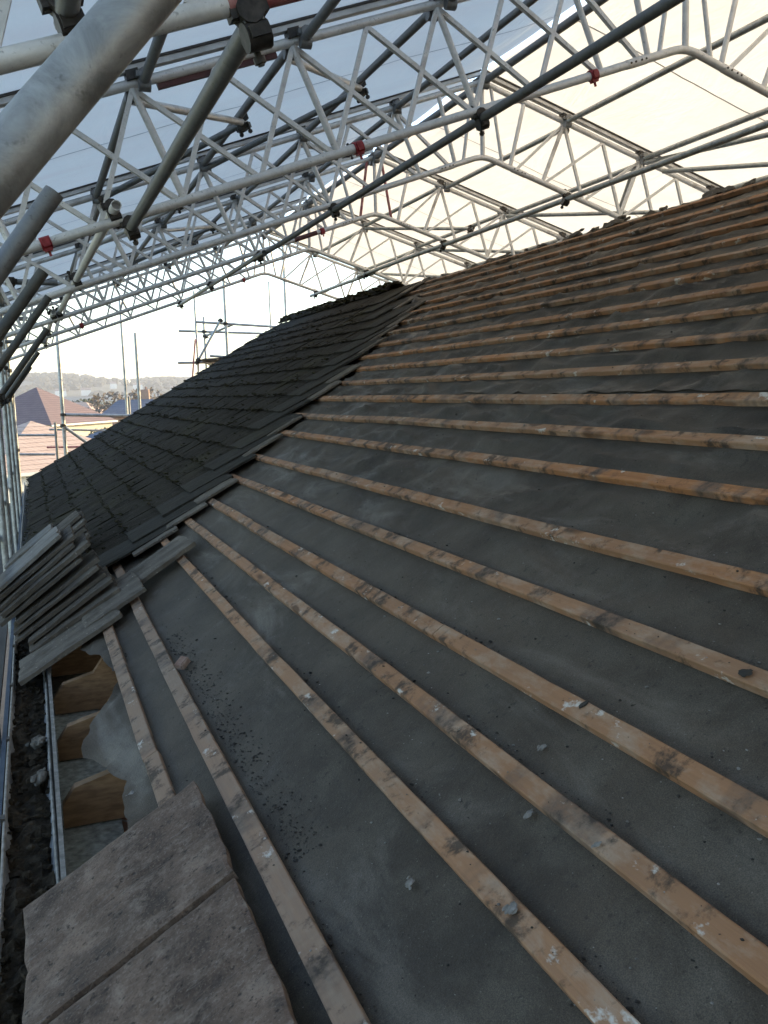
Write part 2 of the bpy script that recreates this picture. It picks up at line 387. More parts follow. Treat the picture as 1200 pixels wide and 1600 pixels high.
# ------------------------------------------------------------------ house (one thing, many parts)
house = tag(empty('house', RP(S_FASCIA, 8, 0)), 'house roof stripped to grey felt and battens, dark slates left at its far end', 'house')
HL = house.location.copy()
def hbuild(mb, name, mat, parent=None):
    o = mb.build(name, mat, parent or house)
    if parent is None: o.matrix_parent_inverse = Matrix.Translation(-HL)
    return o
BT = [('B', -8.91), ('C', -8.18), ('D', -6.82), ('E', -5.98), ('F', -5.14), ('G', -4.12), ('H', -3.08), ('I', -1.80), ('J', -.82), ('K', .19),
      ('L', 1.18), ('M', 2.11), ('N', 3.08), ('O', 3.99), ('P', 5.01), ('Q', 5.88), ('R', 6.76), ('S', 7.66), ('T', 8.75), ('U', 9.6), ('V', 10.7)]
BS = [t*G for _, t in BT]
def y_cut(s):
    t = s/G
    return 8.12+.213*t+.30*max(0, t-5.5)

# felt: three sheets lapped up the slope
def felt_n(s, y):
    d = min(abs(s-b) for b in BS)
    free = min(1.0, d/(G*.5))
    up = min(1, max(0, (s/G+5)/5))
    n = -.010*free*(math.sin(PI*y/.62)**2)
    w = fbm(s*2.4+y*1.1, y*2.2-s*.8, 3.1, 3)
    w2 = abs(noise.noise(Vector((s*5+y*2.0, y*1.7-s*1.5, 9.0))))
    w3 = abs(noise.noise(Vector((s*3.1-y*1.3, y*.9+s*2.2, 4.0))))
    n += free*(.008*w+up*(.020*w+.030*max(0, 1-w2/.22)**1.5+.028*max(0, 1-w3/.16)**1.5))
    return n-.004
def felt_sheet(s0, s1, y0, y1, lift, torn=False):
    mb = MB(); ns = max(2, int((s1-s0)/.025)); ny = int((y1-y0)/.042)
    for i in range(ns+1):
        for j in range(ny+1):
            s = s0+(s1-s0)*i/ns; y = y0+(y1-y0)*j/ny
            ed = lift*math.exp(-(s-s0)/.12) if lift else 0
            if i == 0 and lift: s += .012*noise.noise(Vector((y*1.3, 2, 0)))
            nn = felt_n(s, y)+ed
            if torn:
                kp = [(-9, -9.7), (2.3, -9.6), (2.62, -9.45), (2.7, -9.42), (3.05, -9.35), (3.5, -9.85), (3.75, -9.6), (4.02, -9.0), (4.4, -9.15), (4.85, -9.5), (5.6, -9.7), (99, -9.7)]
                for (ya, ca), (yb, cb) in zip(kp[:-1], kp[1:]):
                    if ya <= y <= yb: c = (ca+(cb-ca)*(y-ya)/(yb-ya))*G
                c += .022*noise.noise(Vector((y*7, 1.5, 0)))+.012*noise.noise(Vector((y*21, 1.5, 0)))
                f = 1-i/ns; s = s1+(c-s1)*f
                nn = felt_n(s, y)*(1-f)+f*f*(.012+.045*noise.noise(Vector((y*3.1, 8, 0)))+.02*noise.noise(Vector((y*8, f*2, 3))))+.012*f*noise.noise(Vector((y*6+f*3, f*4-y*2, 6)))
            mb.add([RP(s, y, nn)], [])
    for i in range(ns):
        for j in range(ny):
            a = i*(ny+1)+j
            mb.f.append((a, a+1, a+ny+2, a+ny+1)); mb.sm.append(True)
    return mb
fs = felt_sheet(-8.6*G, .62*G, -1.5, 12.0, 0); hbuild(fs, 'underlay_felt', M['felt'])
fs = felt_sheet(.42*G, S_RIDGE, -1.5, 13.0, .007); o = hbuild(fs, 'underlay_felt', M['felt']); o['label'] = 'upper felt sheet with a wavy lap edge'
fs = felt_sheet(-9.7*G, -8.45*G, -1.5, 8.0, .006, True); o = hbuild(fs, 'underlay_felt', M['felt']); o['label'] = 'torn felt strip along the eaves'

# battens
def batten_mb(s, y0, y1, seed, w=.043, h=.024):
    mb = MB(); rn = random.Random(seed)
    cuts = [y0]; y = y0+rn.uniform(1.2, 4)
    while y < y1-.6: cuts.append(y); y += rn.uniform(2.6, 4.4)
    cuts.append(y1)
    for a, b in zip(cuts[:-1], cuts[1:]):
        ds = rn.uniform(-.004, .004); tw = rn.uniform(-.10, .10); m = max(2, int((b-a)/.12))
        prof = [(-w/2, 0), (-w/2, h-.003), (-w/2+.003, h), (w/2-.003, h), (w/2, h-.003), (w/2, 0)]
        vs = []
        for i in range(m+1):
            yy = a+.002+(b-a-.004)*i/m
            wob = .006*noise.noise(Vector((yy*.45, s*9, seed)))+.0016*noise.noise(Vector((yy*5, s*3, seed)))
            hz = .004*noise.noise(Vector((yy*.7, s*5, seed+9)))
            for px, pz in prof:
                j = .0012*noise.noise(Vector((yy*14, px*90, pz*90+seed)))
                vs.append(RP(s+ds+wob+px+j, yy, pz+hz+px*tw+j-.001))
        n = len(prof)
        f = [(i*n+k, i*n+k+1, (i+1)*n+k+1, (i+1)*n+k) for i in range(m) for k in range(n-1)]
        f += [(i*n+n-1, i*n, (i+1)*n, (i+1)*n+n-1) for i in range(m)]
        f += [tuple(range(n)), tuple(m*n+k for k in range(n))]
        mb.add(vs, f)
    return mb
for i, (nm, t) in enumerate(BT):
    s = t*G
    y1 = y_cut(s)+.9
    if nm == 'B': y1 = 5.6
    if nm == 'C': y1 = 6.4
    bo = hbuild(batten_mb(s, -1.4 if nm not in 'B' else .6, y1, 11+i, (.056 if t < -8 else .049) if t < 5 else .046, .024 if t < 5 else .03), 'batten', M['grey_batten'] if t < -8 else M['batten'])

# slates: a slab with riven top and chipped edges, in roof coordinates
def slate_verts(mb, fr, w, L, th, seed, nx=4, ny=6, rough=.004, chip=.008, cf=9):
    """fr(a, b, n): a across 0..w, b up the slope 0..L"""
    rn = random.Random(seed); ox = rn.random()*100
    top = []; bot = []
    for j in range(ny+1):
        for i in range(nx+1):
            a = w*i/nx; b = L*j/ny
            edge = i in (0, nx) or j in (0, ny)
            if edge:
                if i == 0: a += chip*abs(noise.noise(Vector((b*cf, ox, 1))))*1.5
                if i == nx: a -= chip*abs(noise.noise(Vector((b*cf, ox, 2))))*1.5
                if j == 0: b += chip*(.4+noise.noise(Vector((a*cf, ox, 3))))*1.6
                if j == ny: b -= chip*(.4+noise.noise(Vector((a*cf, ox, 4))))*1.6
            z = th+rough*noise.noise(Vector((a*14, b*5, ox)))-(.004 if edge else 0)
            top.append(fr(a, b, z)); bot.append(fr(a, b, 0))
    n = (nx+1)*(ny+1); fcs = []
    for j in range(ny):
        for i in range(nx):
            q = j*(nx+1)+i
            fcs.append((q, q+1, q+nx+2, q+nx+1)); fcs.append((n+q, n+q+nx+1, n+q+nx+2, n+q+1))
    rim = [i for i in range(nx+1)]+[j*(nx+1)+nx for j in range(1, ny+1)]+[ny*(nx+1)+i for i in range(nx-1, -1, -1)]+[j*(nx+1) for j in range(ny-1, 0, -1)]
    for a, b in zip(rim, rim[1:]+rim[:1]): fcs.append((a, n+a, n+b, b))
    mb.add(top+bot, fcs)
SL, SW = .585, .455
rows = []
k = -10.68
while k < 9.6:
    rows.append(k); k += 1.075
field = MB(); moss = MB(); rn = random.Random(3)
edge_specs = []
for ri, tt in enumerate(rows):
    s_tail = tt*G-.02
    yc = y_cut(tt*G)+.0
    if tt < -7.8: yc = 6.3
    y = Y_VERGE-(SW*.5 if ri % 2 else 0)
    first = True
    if ri % 2: pass
    yy = Y_VERGE+.02
    widths = []
    if ri % 2: widths.append(SW*.5)
    while True:
        w = widths.pop() if widths else SW*rn.uniform(.97, 1.03)
        last = yy-w < yc+.12
        ds = rn.uniform(-.012, .012); dn = rn.uniform(0, .005); tw = rn.uniform(-.012, .012)
        y0 = yy-w
        def fr(a, b, z, y0=y0, ds=ds, dn=dn, tw=tw, s_tail=s_tail):
            base = .064-.038*b/SL
            return RP(s_tail+ds+b+tw*(a-.2), y0+.003+a, base+dn+z+tw*.3*(a-.2))
        if last:
            edge_specs.append((tt, y0, ri))
            # the exposed edge slate, a part of its own
            e = MB(); slate_verts(e, fr, w-.006, SL*.98, .020, rn.random()*999, 4, 6, .005, .012)
            hbuild(e, 'edge_slate', M['slate_mid'])
            # heads of the course below it showing past the cut
            if rn.random() < .85:
                e = MB(); q0 = y0-rn.uniform(.06, .2)
                def fr2(a, b, z, q0=q0, s_tail=s_tail): return RP(s_tail+G*1.05-.03+b, q0+a, .030+.010*(1-b/.3)+z)
                slate_verts(e, fr2, .3, .34, .018, rn.random()*999, 4, 4, .004, .014)
                hbuild(e, 'edge_slate', M['slate_edge'])
            break
        slate_verts(field, fr, w-.004, SL, .013, rn.random()*999, 5, 6, .011, .019, 14)
        if rn.random() < .9:
            for q in range(rn.randint(8, 22)):
                a = rn.random()*w; b = abs(rn.gauss(0, .018 if q % 3 else .12))-.006
                r = min(.017, .0035+rn.expovariate(1/.0042))*(1.5 if q == 0 else 1)
                moss.lump(fr(a, b, .018+r*.15), r, rn.random(), (1.3, 1.3, .5), .6)
        yy -= w+.002
cover = hbuild(field, 'slate_covering', M['slate'])
m_ = moss.build('moss', M['moss'], cover); m_['kind'] = 'stuff'
# mossy ridge tiles left at the far end
for i in range(13):
    y = Y_VERGE-.02-i*.44
    if y < 11.9: break
    mb = MB(); ns = 8; vs = []
    for yy in (y-.42, y):
        for rr in (.135, .115):
            for q in range(ns+1):
                a = PI*(.04+.92*q/ns)
                p = RP(S_RIDGE, yy, 0); vs.append(p+Vector((math.cos(a)*rr*1.1, 0, math.sin(a)*rr-.03+.006*noise.noise(Vector((q, yy*4, 1))))))
    m1 = ns+1; f = []
    for q in range(ns):
        f += [(q, q+1, 2*m1+q+1, 2*m1+q), (m1+q, 3*m1+q, 3*m1+q+1, m1+q+1), (q, m1+q, m1+q+1, q+1), (2*m1+q, 2*m1+q+1, 3*m1+q+1, 3*m1+q)]
    f += [(0, 2*m1, 3*m1, m1), (ns, m1+ns, 3*m1+ns, 2*m1+ns)]
    mb.add(vs, f, False)
    rt = hbuild(mb, 'ridge_tile', M['slate'])
    mm = MB()
    for q in range(26):
        a = PI*random.uniform(.3, .95); p = RP(S_RIDGE, y-random.random()*.42, 0)
        mm.lump(p+Vector((math.cos(a)*.15, 0, math.sin(a)*.14-.03)), random.uniform(.015, .045), random.random(), (1.2, 1.4, .6), .5)
    o = mm.build('moss', M['moss'], rt); o.matrix_parent_inverse = Matrix.Identity(4); o['kind'] = 'stuff'
# far slope of the house roof, walls, fascia, gutter
mb = MB(); pr = RP(S_RIDGE, 0, -.01); dx = 4.9
for (y0, y1) in ((-1.5, Y_VERGE),):
    a = [Vector((pr.x, y0, pr.z)), Vector((pr.x, y1, pr.z)), Vector((pr.x+dx, y1, pr.z-dx*ST/CT)), Vector((pr.x+dx, y0, pr.z-dx*ST/CT))]
    b = [v-Vector((0, 0, .05)) for v in a]
    mb.add(a+b, [(0,1,2,3), (7,6,5,4), (0,4,5,1), (1,5,6,2), (2,6,7,3), (3,7,4,0)])
hbuild(mb, 'far_roof_slope', M['tile_slate'])
fx, fz = RP(S_FASCIA, 0).x, RP(S_FASCIA, 0).z
mb = MB(); mb.aabox(fx+.22, fx+.45, -1.4, Y_VERGE-.12, GROUND, fz-.21)
mb.aabox(pr.x+dx-.6, pr.x+dx-.4, -1.4, Y_VERGE-.12, GROUND, fz-.21)
hbuild(mb, 'wall', M['brickwall'])
mb = MB()
g0, g1 = RP(-8.9*G, 0, -.06), RP(S_RIDGE-.1, 0, -.06)
xs = [(fx+.46, fz-.2), (g1.x, g1.z), (pr.x+dx-.7, fz-.1)]
for yy in (Y_VERGE-.32,):
    vs = [(fx+.46, yy, GROUND), (pr.x+dx-.62, yy, GROUND), (pr.x+dx-.62, yy, fz-.2), (g1.x, yy, g1.z-.1), (fx+.46, yy, fz-.05)]
    v2 = [(x, yy+.2, z) for x, _, z in vs]
    mb.add(vs+v2, [(0,1,2,3,4), (9,8,7,6,5)]+[(i, (i+1) % 5, 5+(i+1) % 5, 5+i) for i in range(5)])
hbuild(mb, 'gable_wall', M['brickwall'])
mb = MB(); mb.aabox(fx-.004, fx+.011, -1.4, Y_VERGE, fz-.19, fz+.004)
hbuild(mb, 'fascia_board', M['white_paint'])
mb = MB(); mb.aabox(fx+.0112, fx+.218, -1.4, Y_VERGE-.2, fz-.19, fz-.172)
hbuild(mb, 'soffit_board', M['soffit'])
# rafter feet: cut off with a splayed top, seen through the torn felt
for i in range(26):
    y = 1.50+i*.655-.02*(i % 2)
    mb = MB(); hw = .0225
    prof = [(fx+.016, fz-.165), (fx+.016, fz-.085), (fx+.062, fz-.018), (fx+.21, fz+.022), (RP(-9.1*G, 0, -.03).x, RP(-9.1*G, 0, -.03).z), (RP(-5*G, 0, -.03).x, RP(-5*G, 0, -.03).z), (RP(-5*G, 0, -.03).x+.06, RP(-5*G, 0, -.03).z-.12), (fx+.26, fz-.165)]
    n = len(prof)
    mb.add([(x, y-hw, z) for x, z in prof]+[(x, y+hw, z) for x, z in prof], [tuple(range(n)), tuple(range(2*n-1, n-1, -1))]+[(j, (j+1) % n, n+(j+1) % n, n+j) for j in range(n)])
    hbuild(mb, 'rafter', M['timber'])
# gutter: half-round channel on brackets, choked with black dirt
gx, gz = fx-.095, fz-.045
mb = MB(); ns = 12; vs = []; f = []
ys = [-1.4+i*.35 for i in range(int((Y_VERGE+1.4)/.35)+1)]
for yy in ys:
    w = .006*noise.noise(Vector((yy*.6, 3, 3)))
    for rr in (.080, .074):
        for q in range(ns+1):
            a = PI+PI*q/ns
            vs.append((gx+math.cos(a)*rr+w, yy, gz+math.sin(a)*rr*1.05+w))
m1 = ns+1; st = 2*m1
for i in range(len(ys)-1):
    for q in range(ns):
        b = i*st+q; f += [(b, b+1, b+st+1, b+st), (b+m1, b+m1+st, b+m1+st+1, b+m1+1)]
    for q in (0, ns): b = i*st+q; f.append((b, b+m1, b+m1+st, b+st))
mb.add(vs, f, True)
gut = hbuild(mb, 'gutter', M['pvc'])
lips = MB()
for sx in (-.079, .079):
    lips.path([(gx+sx+.006*noise.noise(Vector((yy*.6, 3, 3))), yy, gz+.004) for yy in ys], .006, 6, False)
lips.build('gutter_lip', M['white_paint'], gut)
dirt = MB(); rn = random.Random(5)
nx = 8
vs = []; ny = 330
for j in range(ny+1):
    for i in range(nx+1):
        yy = 1.0+8.5*j/ny; a = -.072+.144*i/nx
        z = gz-.03+.030*fbm(a*16, yy*6, 2, 4)+.012*noise.noise(Vector((a*60, yy*30, 1)))+(.018 if yy < 2.9 else 0)
        vs.append((gx+a, yy, z))
dirt.add(vs, [(j*(nx+1)+i, j*(nx+1)+i+1, (j+1)*(nx+1)+i+1, (j+1)*(nx+1)+i) for j in range(ny) for i in range(nx)], False)
for q in range(420):
    yy = 1.0+rn.random()**1.5*6; a = rn.uniform(-.07, .07)
    dirt.lump((gx+a, yy, gz-.018+(.018 if yy < 2.9 else 0)+rn.uniform(-.01, .012)), rn.uniform(.006, .02), rn.random(), (1.2, 1.2, .7), .4)
o = dirt.build('gutter_dirt', M['soil'], gut); o['kind'] = 'stuff'
for q, yy in enumerate((1.75, 2.5, 3.3, 4.1, 4.9, 5.7)):
    c = MB(); vs = []; f = []
    for dy in (-.012, .012):
        for i in range(9):
            a = PI+PI*i/8; vs.append((gx+math.cos(a)*.088, yy+dy, gz+math.sin(a)*.092))
    f = [(i, i+1, 10+i, 9+i) for i in range(8)]
    c.add(vs, f); c.box((gx-.084, yy, gz+.006), (.007, 0, 0), (0, .018, 0), (0, 0, .012))
    c.build('gutter_bracket', M['coupler'], gut)

# ------------------------------------------------------------------ loose slates, stacks and rubble
def slate_thing(corner, ea, eb, w, L, th, mat, label, group=None, seed=1, groove=False):
    """corner: low near corner; ea across, eb along the length; normal from them"""
    ea, eb = Vector(ea).normalized(), Vector(eb).normalized(); en = ea.cross(eb).normalized()
    if en.z < 0: en = -en
    mb = MB()
    def fr(a, b, z):
        if groove and z > th*.5:
            d = (a-w*.50-.02*math.sin(b*7))/.020; z -= .009*math.exp(-d*d); z += .006*math.cos((a/w)*2*PI*1.0)+.004*noise.noise(Vector((a*5, b*5, seed)))
        return ea*a+eb*b+en*z
    slate_verts(mb, fr, w, L, th, seed, 30 if groove else 12, 34 if groove else 18, .003 if groove else .008, .0055 if groove else .010, 11)
    o = mb.build('loose_slate', mat); o.location = corner
    return tag(o, label, 'slate', group)
RS = Vector((CT, 0, ST)); RY = Vector((0, 1, 0)); RN = Vector((-ST, 0, CT))
# near pair
slate_thing(RP(-10.72*G, 2.035, .030), (0, 1, 0.012), RS+RN*.010+RY*.01, .545, .565, .024, M['slate_brown'], 'broad brown slate with a long groove, lying over the gutter below the open rafters', 'slates laid by the gutter', 31, True)
slate_thing(RP(-10.60*G, 1.475, .030), (0, 1, -.01), RS+RN*.006+RY*.012, .545, .53, .024, M['slate_brown'], 'broad brown slate at the bottom edge of the photo, cut by the frame', 'slates laid by the gutter', 37, True)
# single loose ones
slate_thing(RP(-8.38*G, 5.22, .040), (-.10, 1, 0), RS*.98+RY*.16, .34, .52, .026, M['slate_edge'], 'loose pale slate lying alone across a batten, right of the stacks', 'loose slates around the stacks', 41)
slate_thing(RP(-9.3*G, 5.00, .046), (-.05, 1, .02), RS*.98+RY*.06, .40, .38, .024, M['slate_edge'], 'dark loose slate poking out from under the front stack, upper of two', 'loose slates around the stacks', 43)
slate_thing(RP(-10.9*G, 4.86, .035), (0, 1, .0), RS+RY*.02, .42, .60, .028, M['slate_edge'], 'long loose slate under the front stack, jutting over the first bare rafters', 'loose slates around the stacks', 47)
rn = random.Random(12)
front = ['topmost', 'second from top', 'third from top', 'fourth from top', 'fifth from top', 'sixth from top', 'seventh from top', 'eighth from top', 'ninth from top', 'bottom']
for i in range(10):
    n = .06+i*.033
    slate_thing(RP((-10.55+rn.uniform(-.22, .12)-.035*i)*G, 5.22+.05*i+rn.uniform(-.045, .045), n), (.0, 1, rn.uniform(-.05, .05)), RS+RY*(.03+rn.uniform(-.07, .07))+RN*(.05+.012*i+rn.uniform(-.02, .02)), .44, .595+rn.uniform(-.05, .04), rn.uniform(.019, .030), M['slate_top'] if i == 9 else M['slate_pile'],
                '%s slate of the front stack over the gutter' % front[9-i] if i < 9 else 'pale grey topmost slate of the front stack over the gutter', 'slates in the front stack', 100+i)
back = ['topmost', 'second from top', 'third from top', 'fourth from top', 'fifth from top', 'bottom']
for i in range(6):
    n = .105+i*.034
    slate_thing(RP((-10.6+rn.uniform(-.2, .15))*G, 6.75+.05*i, n), (0, 1, rn.uniform(-.05, .05)), RS+RY*(.02+rn.uniform(-.09, .09))+RN*(.08+.01*i), .44, (.60 if i < 5 else .45)+rn.uniform(-.03, .02), .027, M['slate_pile'] if i < 5 else M['slate_top'],
                '%s slate of the rear stack, behind the front stack' % back[5-i], 'slates in the rear stack', 200+i)
def lump_thing(name, p, r, mat, label, cat, sq=(1, 1, .7), n=5, seed=1):
    mb = MB(); rn = random.Random(seed)
    for i in range(n):
        d = Vector((rn.uniform(-1, 1), rn.uniform(-1, 1), rn.uniform(-.2, .35)))*r*(1.15 if i else 0)
        mb.rock(d, r*(1 if not i else rn.uniform(.3, .6)), rn.random(), sq)
    o = mb.build(name, mat); o.location = p; o.rotation_euler = (0, -TH, 0)
    return tag(o, label, cat)
def on_roof(x, y, n=0.0):
    d = CR*(x-600)+CU*(800-y)+CF*FPX; nn = Vector((-ST, 0, CT)); P = Vector((X0, 0, Z0))
    return d*((P.dot(nn)+n)/d.dot(nn))
mb = MB(); mb.box((0, 0, 0), (.026, .007, 0), (-.006, .017, .003), (0, .002, .014)); o = mb.build('brick_fragment', M['brick'])
import bmesh
bm = bmesh.new(); bm.from_mesh(o.data); bmesh.ops.bevel(bm, geom=bm.edges[:], offset=.004, segments=2, affect='EDGES'); bmesh.ops.subdivide_edges(bm, edges=bm.edges[:], cuts=2, use_grid_fill=True)
for v in bm.verts: v.co += Vector((noise.noise(v.co*60), noise.noise(v.co*60+Vector((5,0,0))), noise.noise(v.co*60+Vector((0,9,0)))))*.002
bm.to_mesh(o.data); bm.free(); o.location = on_roof(285, 1036, .022); o.rotation_euler = (.1, -TH, .4)
tag(o, 'broken brick fragment on the felt beside the second lowest batten', 'brick')
lump_thing('mortar_lump', on_roof(640, 1380, .006), .010, M['mortar'], 'pale mortar lump alone on the bare felt between the lower battens', 'mortar', (1.1, .8, .6), 5, 2)
lump_thing('mortar_lump', on_roof(798, 1420, .030), .009, M['mortar'], 'crumbled grey mortar sitting across a batten near the bottom', 'mortar', (1.6, .8, .6), 7, 3)
lump_thing('mortar_lump', on_roof(848, 1168, .006), .0085, M['mortar'], 'small grey mortar lump on felt below the batten with black scraps', 'mortar', (1.2, .9, .6), 4, 4)
lump_thing('mortar_lump', on_roof(826, 1272, .006), .0085, M['mortar'], 'broken pair of grey mortar crumbs against the lower edge of a batten', 'mortar', (1.6, .8, .6), 5, 5)
lump_thing('mortar_chip', on_roof(933, 1319, .027), .007, M['mortar'], 'white mortar chip on an orange batten, right of centre', 'mortar', (1.2, .9, .5), 3, 6)
lump_thing('mortar_lump', on_roof(205, 1240, .012), .016, M['mortar'], 'grey mortar lump resting on the torn felt by the open rafters', 'mortar', (1, 1, .6), 5, 8)
lump_thing('gutter_stone', (gx+.035, 4.02, gz+.012), .034, M['stone'], 'rounded stone in the gutter, farther of two', 'stone', (1, 1.5, .8), 3, 9)
lump_thing('gutter_stone', (gx+.038, 3.62, gz+.010), .032, M['stone'], 'flat pale stone in the gutter, nearer of two', 'stone', (.9, 1.5, .7), 3, 10)
o = lump_thing('felt_scrap', on_roof(912, 1100, .027), .007, M['crumb_dark'], 'black torn scrap stuck on a batten right of centre', 'scrap', (2.2, 1, .4), 5, 11)
o = lump_thing('felt_scrap', on_roof(1165, 1050, .03), .008, M['crumb_dark'], 'black torn scraps on the batten end at the right edge', 'scrap', (1.4, 2.2, .4), 7, 12)
# rubble along the stripped ridge
rub = [(770, 404, .05), (792, 397, .04), (905, 368, .06), (965, 352, .07), (930, 362, .04), (1118, 298, .06), (1140, 292, .05), (1175, 287, .03), (668, 437, .05), (850, 382, .035)]
rl = ['mortar clump crowning the ridge just right of the far ridge tiles', 'second mortar clump on the ridge, close to the first', 'mortar clump on the ridge under the third truss leg', 'largest mortar clump near the middle of the ridge', 'low mortar clump left of the largest one on the ridge',
      'broken ridge mortar lump at the right, beside the roof truss end', 'ridge mortar lump second from the right edge', 'ridge mortar lump closest to the right edge', 'mossy lump where the stripped ridge meets the slates', 'small mortar clump on the ridge between two bigger clumps']
for i, ((x, y, r), lb) in enumerate(zip(rub, rl)):
    d = CR*(x-600)+CU*(800-y)+CF*FPX; p = RP(S_RIDGE, 0, .02); q = d*(p.x/d.x)
    lump_thing('ridge_rubble', RP(S_RIDGE-.03, q.y, .015), r*1.0, M['slate_edge'], lb, 'rubble', (1, 1.9, .6), 6, 50+i)
# countless crumbs and dust-sized bits on the felt and battens
cr = MB(); cd = MB(); rn = random.Random(21)
for i in range(4200):
    y = .9+rn.random()**1.6*7.5; s = rn.uniform(-9.2*G, 6*G)
    if y > y_cut(s)-.2: continue
    onb = min(abs(s-b) for b in BS) < .018
    r = min(.008, .0012+rn.expovariate(1/.0009))
    n = (.024 if onb else felt_n(s, y))+r*.3
    (cr if rn.random() < .42 else cd).lump(RP(s, y, n), r, rn.random(), (1.2, 1, .6), .5)
for i in range(2200):     # dirt caught above the battens and beside C
    b = rn.choice(BS[:9]); y = .9+rn.random()**1.4*6; s = b+.023+abs(rn.gauss(0, .018))
    if fbm(y*1.3, b*7, 1, 2) < .05 or y > y_cut(s)-.2: continue
    cd.lump(RP(s, y, felt_n(s, y)+.003), min(.007, .001+rn.expovariate(1/.0014)), rn.random(), (1.3, 1.3, .6), .4)
for i in range(900):
    y = rn.uniform(2.0, 4.2); s = -8.0*G+abs(rn.gauss(0, .05))
    cd.lump(RP(s, y, felt_n(s, y)+.002), min(.007, .001+rn.expovariate(1/.0012)), rn.random(), (1.3, 1.3, .5), .4)
tag(cr.build('debris', M['crumb']), 'pale mortar crumbs scattered over felt and battens', 'debris', kind='stuff')
tag(cd.build('dirt', M['crumb_dark']), 'dark dirt crumbs scattered over the felt', 'dirt', kind='stuff')

# ------------------------------------------------------------------ temporary roof trusses
def make_truss():
    t = empty('lattice_truss', (XA, YT(1), ZA))
    U = 4.25
    def P(u, dz=0.0): return Vector((u, 0, -abs(u)*TA+dz))
    def bent(dz, fil):
        pts = [P(-U, dz), P(-2.2, dz), P(-fil, dz)]
        for q in range(1, 8):
            f = q/8; a = P(-fil, dz); c = P(0, dz); b = P(fil, dz)
            pts.append(a*(1-f)**2+c*2*f*(1-f)+b*f*f)
        return pts+[P(fil, dz), P(2.2, dz), P(U, dz)]
    mb = MB(); mb.path(bent(0, .09), .0235, 14); mb.build('bottom_chord', M['alu'], t)
    mb = MB(); mb.path(bent(HT, .03), .0235, 14); mb.build('top_chord', M['alu'], t)
    # sheet rail: box section held above the chord, with a dark keder slot
    for sg in (-1, 1):
        mb = MB(); a = P(sg*.02, HT+.066); b = P(sg*U, HT+.066); mb.bar(a, b, .055, .026); r = mb.build('sheet_rail', M['rail'], t)
        mb = MB(); mb.bar(a+Vector((0,0,.024)), b+Vector((0,0,.024)), .075, .018); mb.build('keder_slot', M['dark_rail'], r)
    def flat(u0, d0, u1, d1, w, th): m = MB(); m.bar(P(u0, d0), P(u1, d1), th, w, (0, 1, 0)) ; return m
    for sg in (-1, 1):
        for n in range(1, 11):
            u = sg*n*NP
            A = n % 2 == 0
            # slim strut: from this node down to the foot outside it
            ub = sg*(n*NP+.18)
            if abs(ub) < U and n > 1:
                m = MB(); m.bar(P(u, HT-.02), P(ub, .018), .023, .023, (0, 1, 0)); m.build('slim_strut', M['alu'], t)
            if A or n == 1:
                m = MB(); m.path([P(u, HT-.02), P(sg*(n*NP-.21) if n > 1 else sg*.257, .015)], .0175, 10, False); m.build('strut', M['alu'], t)
            if n >= 2:
                m = MB(); m.bar(P(u, HT-.02)+Vector((0, .004, 0)), P(sg*((n-1)*NP-.21+.03) if n > 2 else sg*.32, .018)+Vector((0, .004, 0)), .022, .029, (0, 1, 0)); m.build('diagonal_brace', M['alu'], t)
            if A:
                m = MB(); m.box(P(u, HT+.036), (.028, 0, -sg*.028*TA), (0, .036, 0), (.003*sg, 0, .022)); m.build('rail_bracket', M['coupler'], t)
        m = MB(); m.path([P(sg*.085, HT-.02), P(sg*.178, .018)], .0145, 10, False); m.build('ridge_strut', M['alu'], t)
        # spigot joint with pins near the ridge
        m = MB(); m.path([P(sg*.27), P(sg*.40)], .0262, 14, False); j = m.build('splice_sleeve', M['alu'], t)
        m = MB()
        for q in (.285, .315, .355, .385):
            c = P(sg*q); m.path([c+Vector((0, -.031, 0)), c+Vector((0, .031, 0))], .006, 6, False)
        m.build('splice_pin', M['coupler'], j)
        m = MB(); m.path([P(sg*(U-.03), .02), P(sg*(U-.03), HT-.02)], .02, 10, False); m.build('end_post', M['alu'], t)
    m = MB(); m.path([P(0, HT-.02), P(0, -.005)], .0195, 10, False); m.build('king_post', M['alu'], t)
    return t
truss = make_truss()
tl = ['nearest lattice truss, only its lower tube crossing the top left corner',
      'big lattice truss second from the viewer, spanning the whole top of the photo',
      'third lattice truss from the viewer, its lower tube bending just above the long roof batten rows',
      'fourth lattice truss from the viewer, with red struts under its ridge',
      'fifth lattice truss from the viewer, next to last before the open gable',
      'farthest lattice truss, closing the sheeted roof against the white sky']
tl[2] = 'third lattice truss from the viewer, crossed by the long dark tube left of its bend'
trusses = []
for k in range(0, 6):
    t = truss if k == 0 else copy_tree(truss)
    t.location = (XA, YT(k), ZA)
    tag(t, tl[k], 'truss', 'lattice trusses of the temporary roof')
    trusses.append(t)
for ch in trusses[3].children:
    if ch.name.startswith('ridge_strut'):
        ch.material_slots[0].link = 'OBJECT'; ch.material_slots[0].material = M['redpaint']; ch['label'] = 'red painted ridge strut'
def on_truss(k, mb, name, mat): return mb.build(name, mat, trusses[k])
m = MB(); m.path([Vector((-3.22, 0, -3.22*TA)), Vector((-2.86, 0, -2.86*TA))], .0248, 14, False); on_truss(0, m, 'paint_band', M['redpaint'])
m = MB(); m.bar(Vector((-3.0, .02, -3.0*TA+HT-.034)), Vector((-2.42, .02, -2.42*TA+HT-.034)), .03, .03, (0,0,1)); on_truss(1, m, 'splice_plate', M['maroon'])
m = MB(); m.path([Vector((-.93, 0, -.93*TA)), Vector((-.68, 0, -.68*TA))], .0248, 14, False); on_truss(3, m, 'paint_band', M['maroon'])
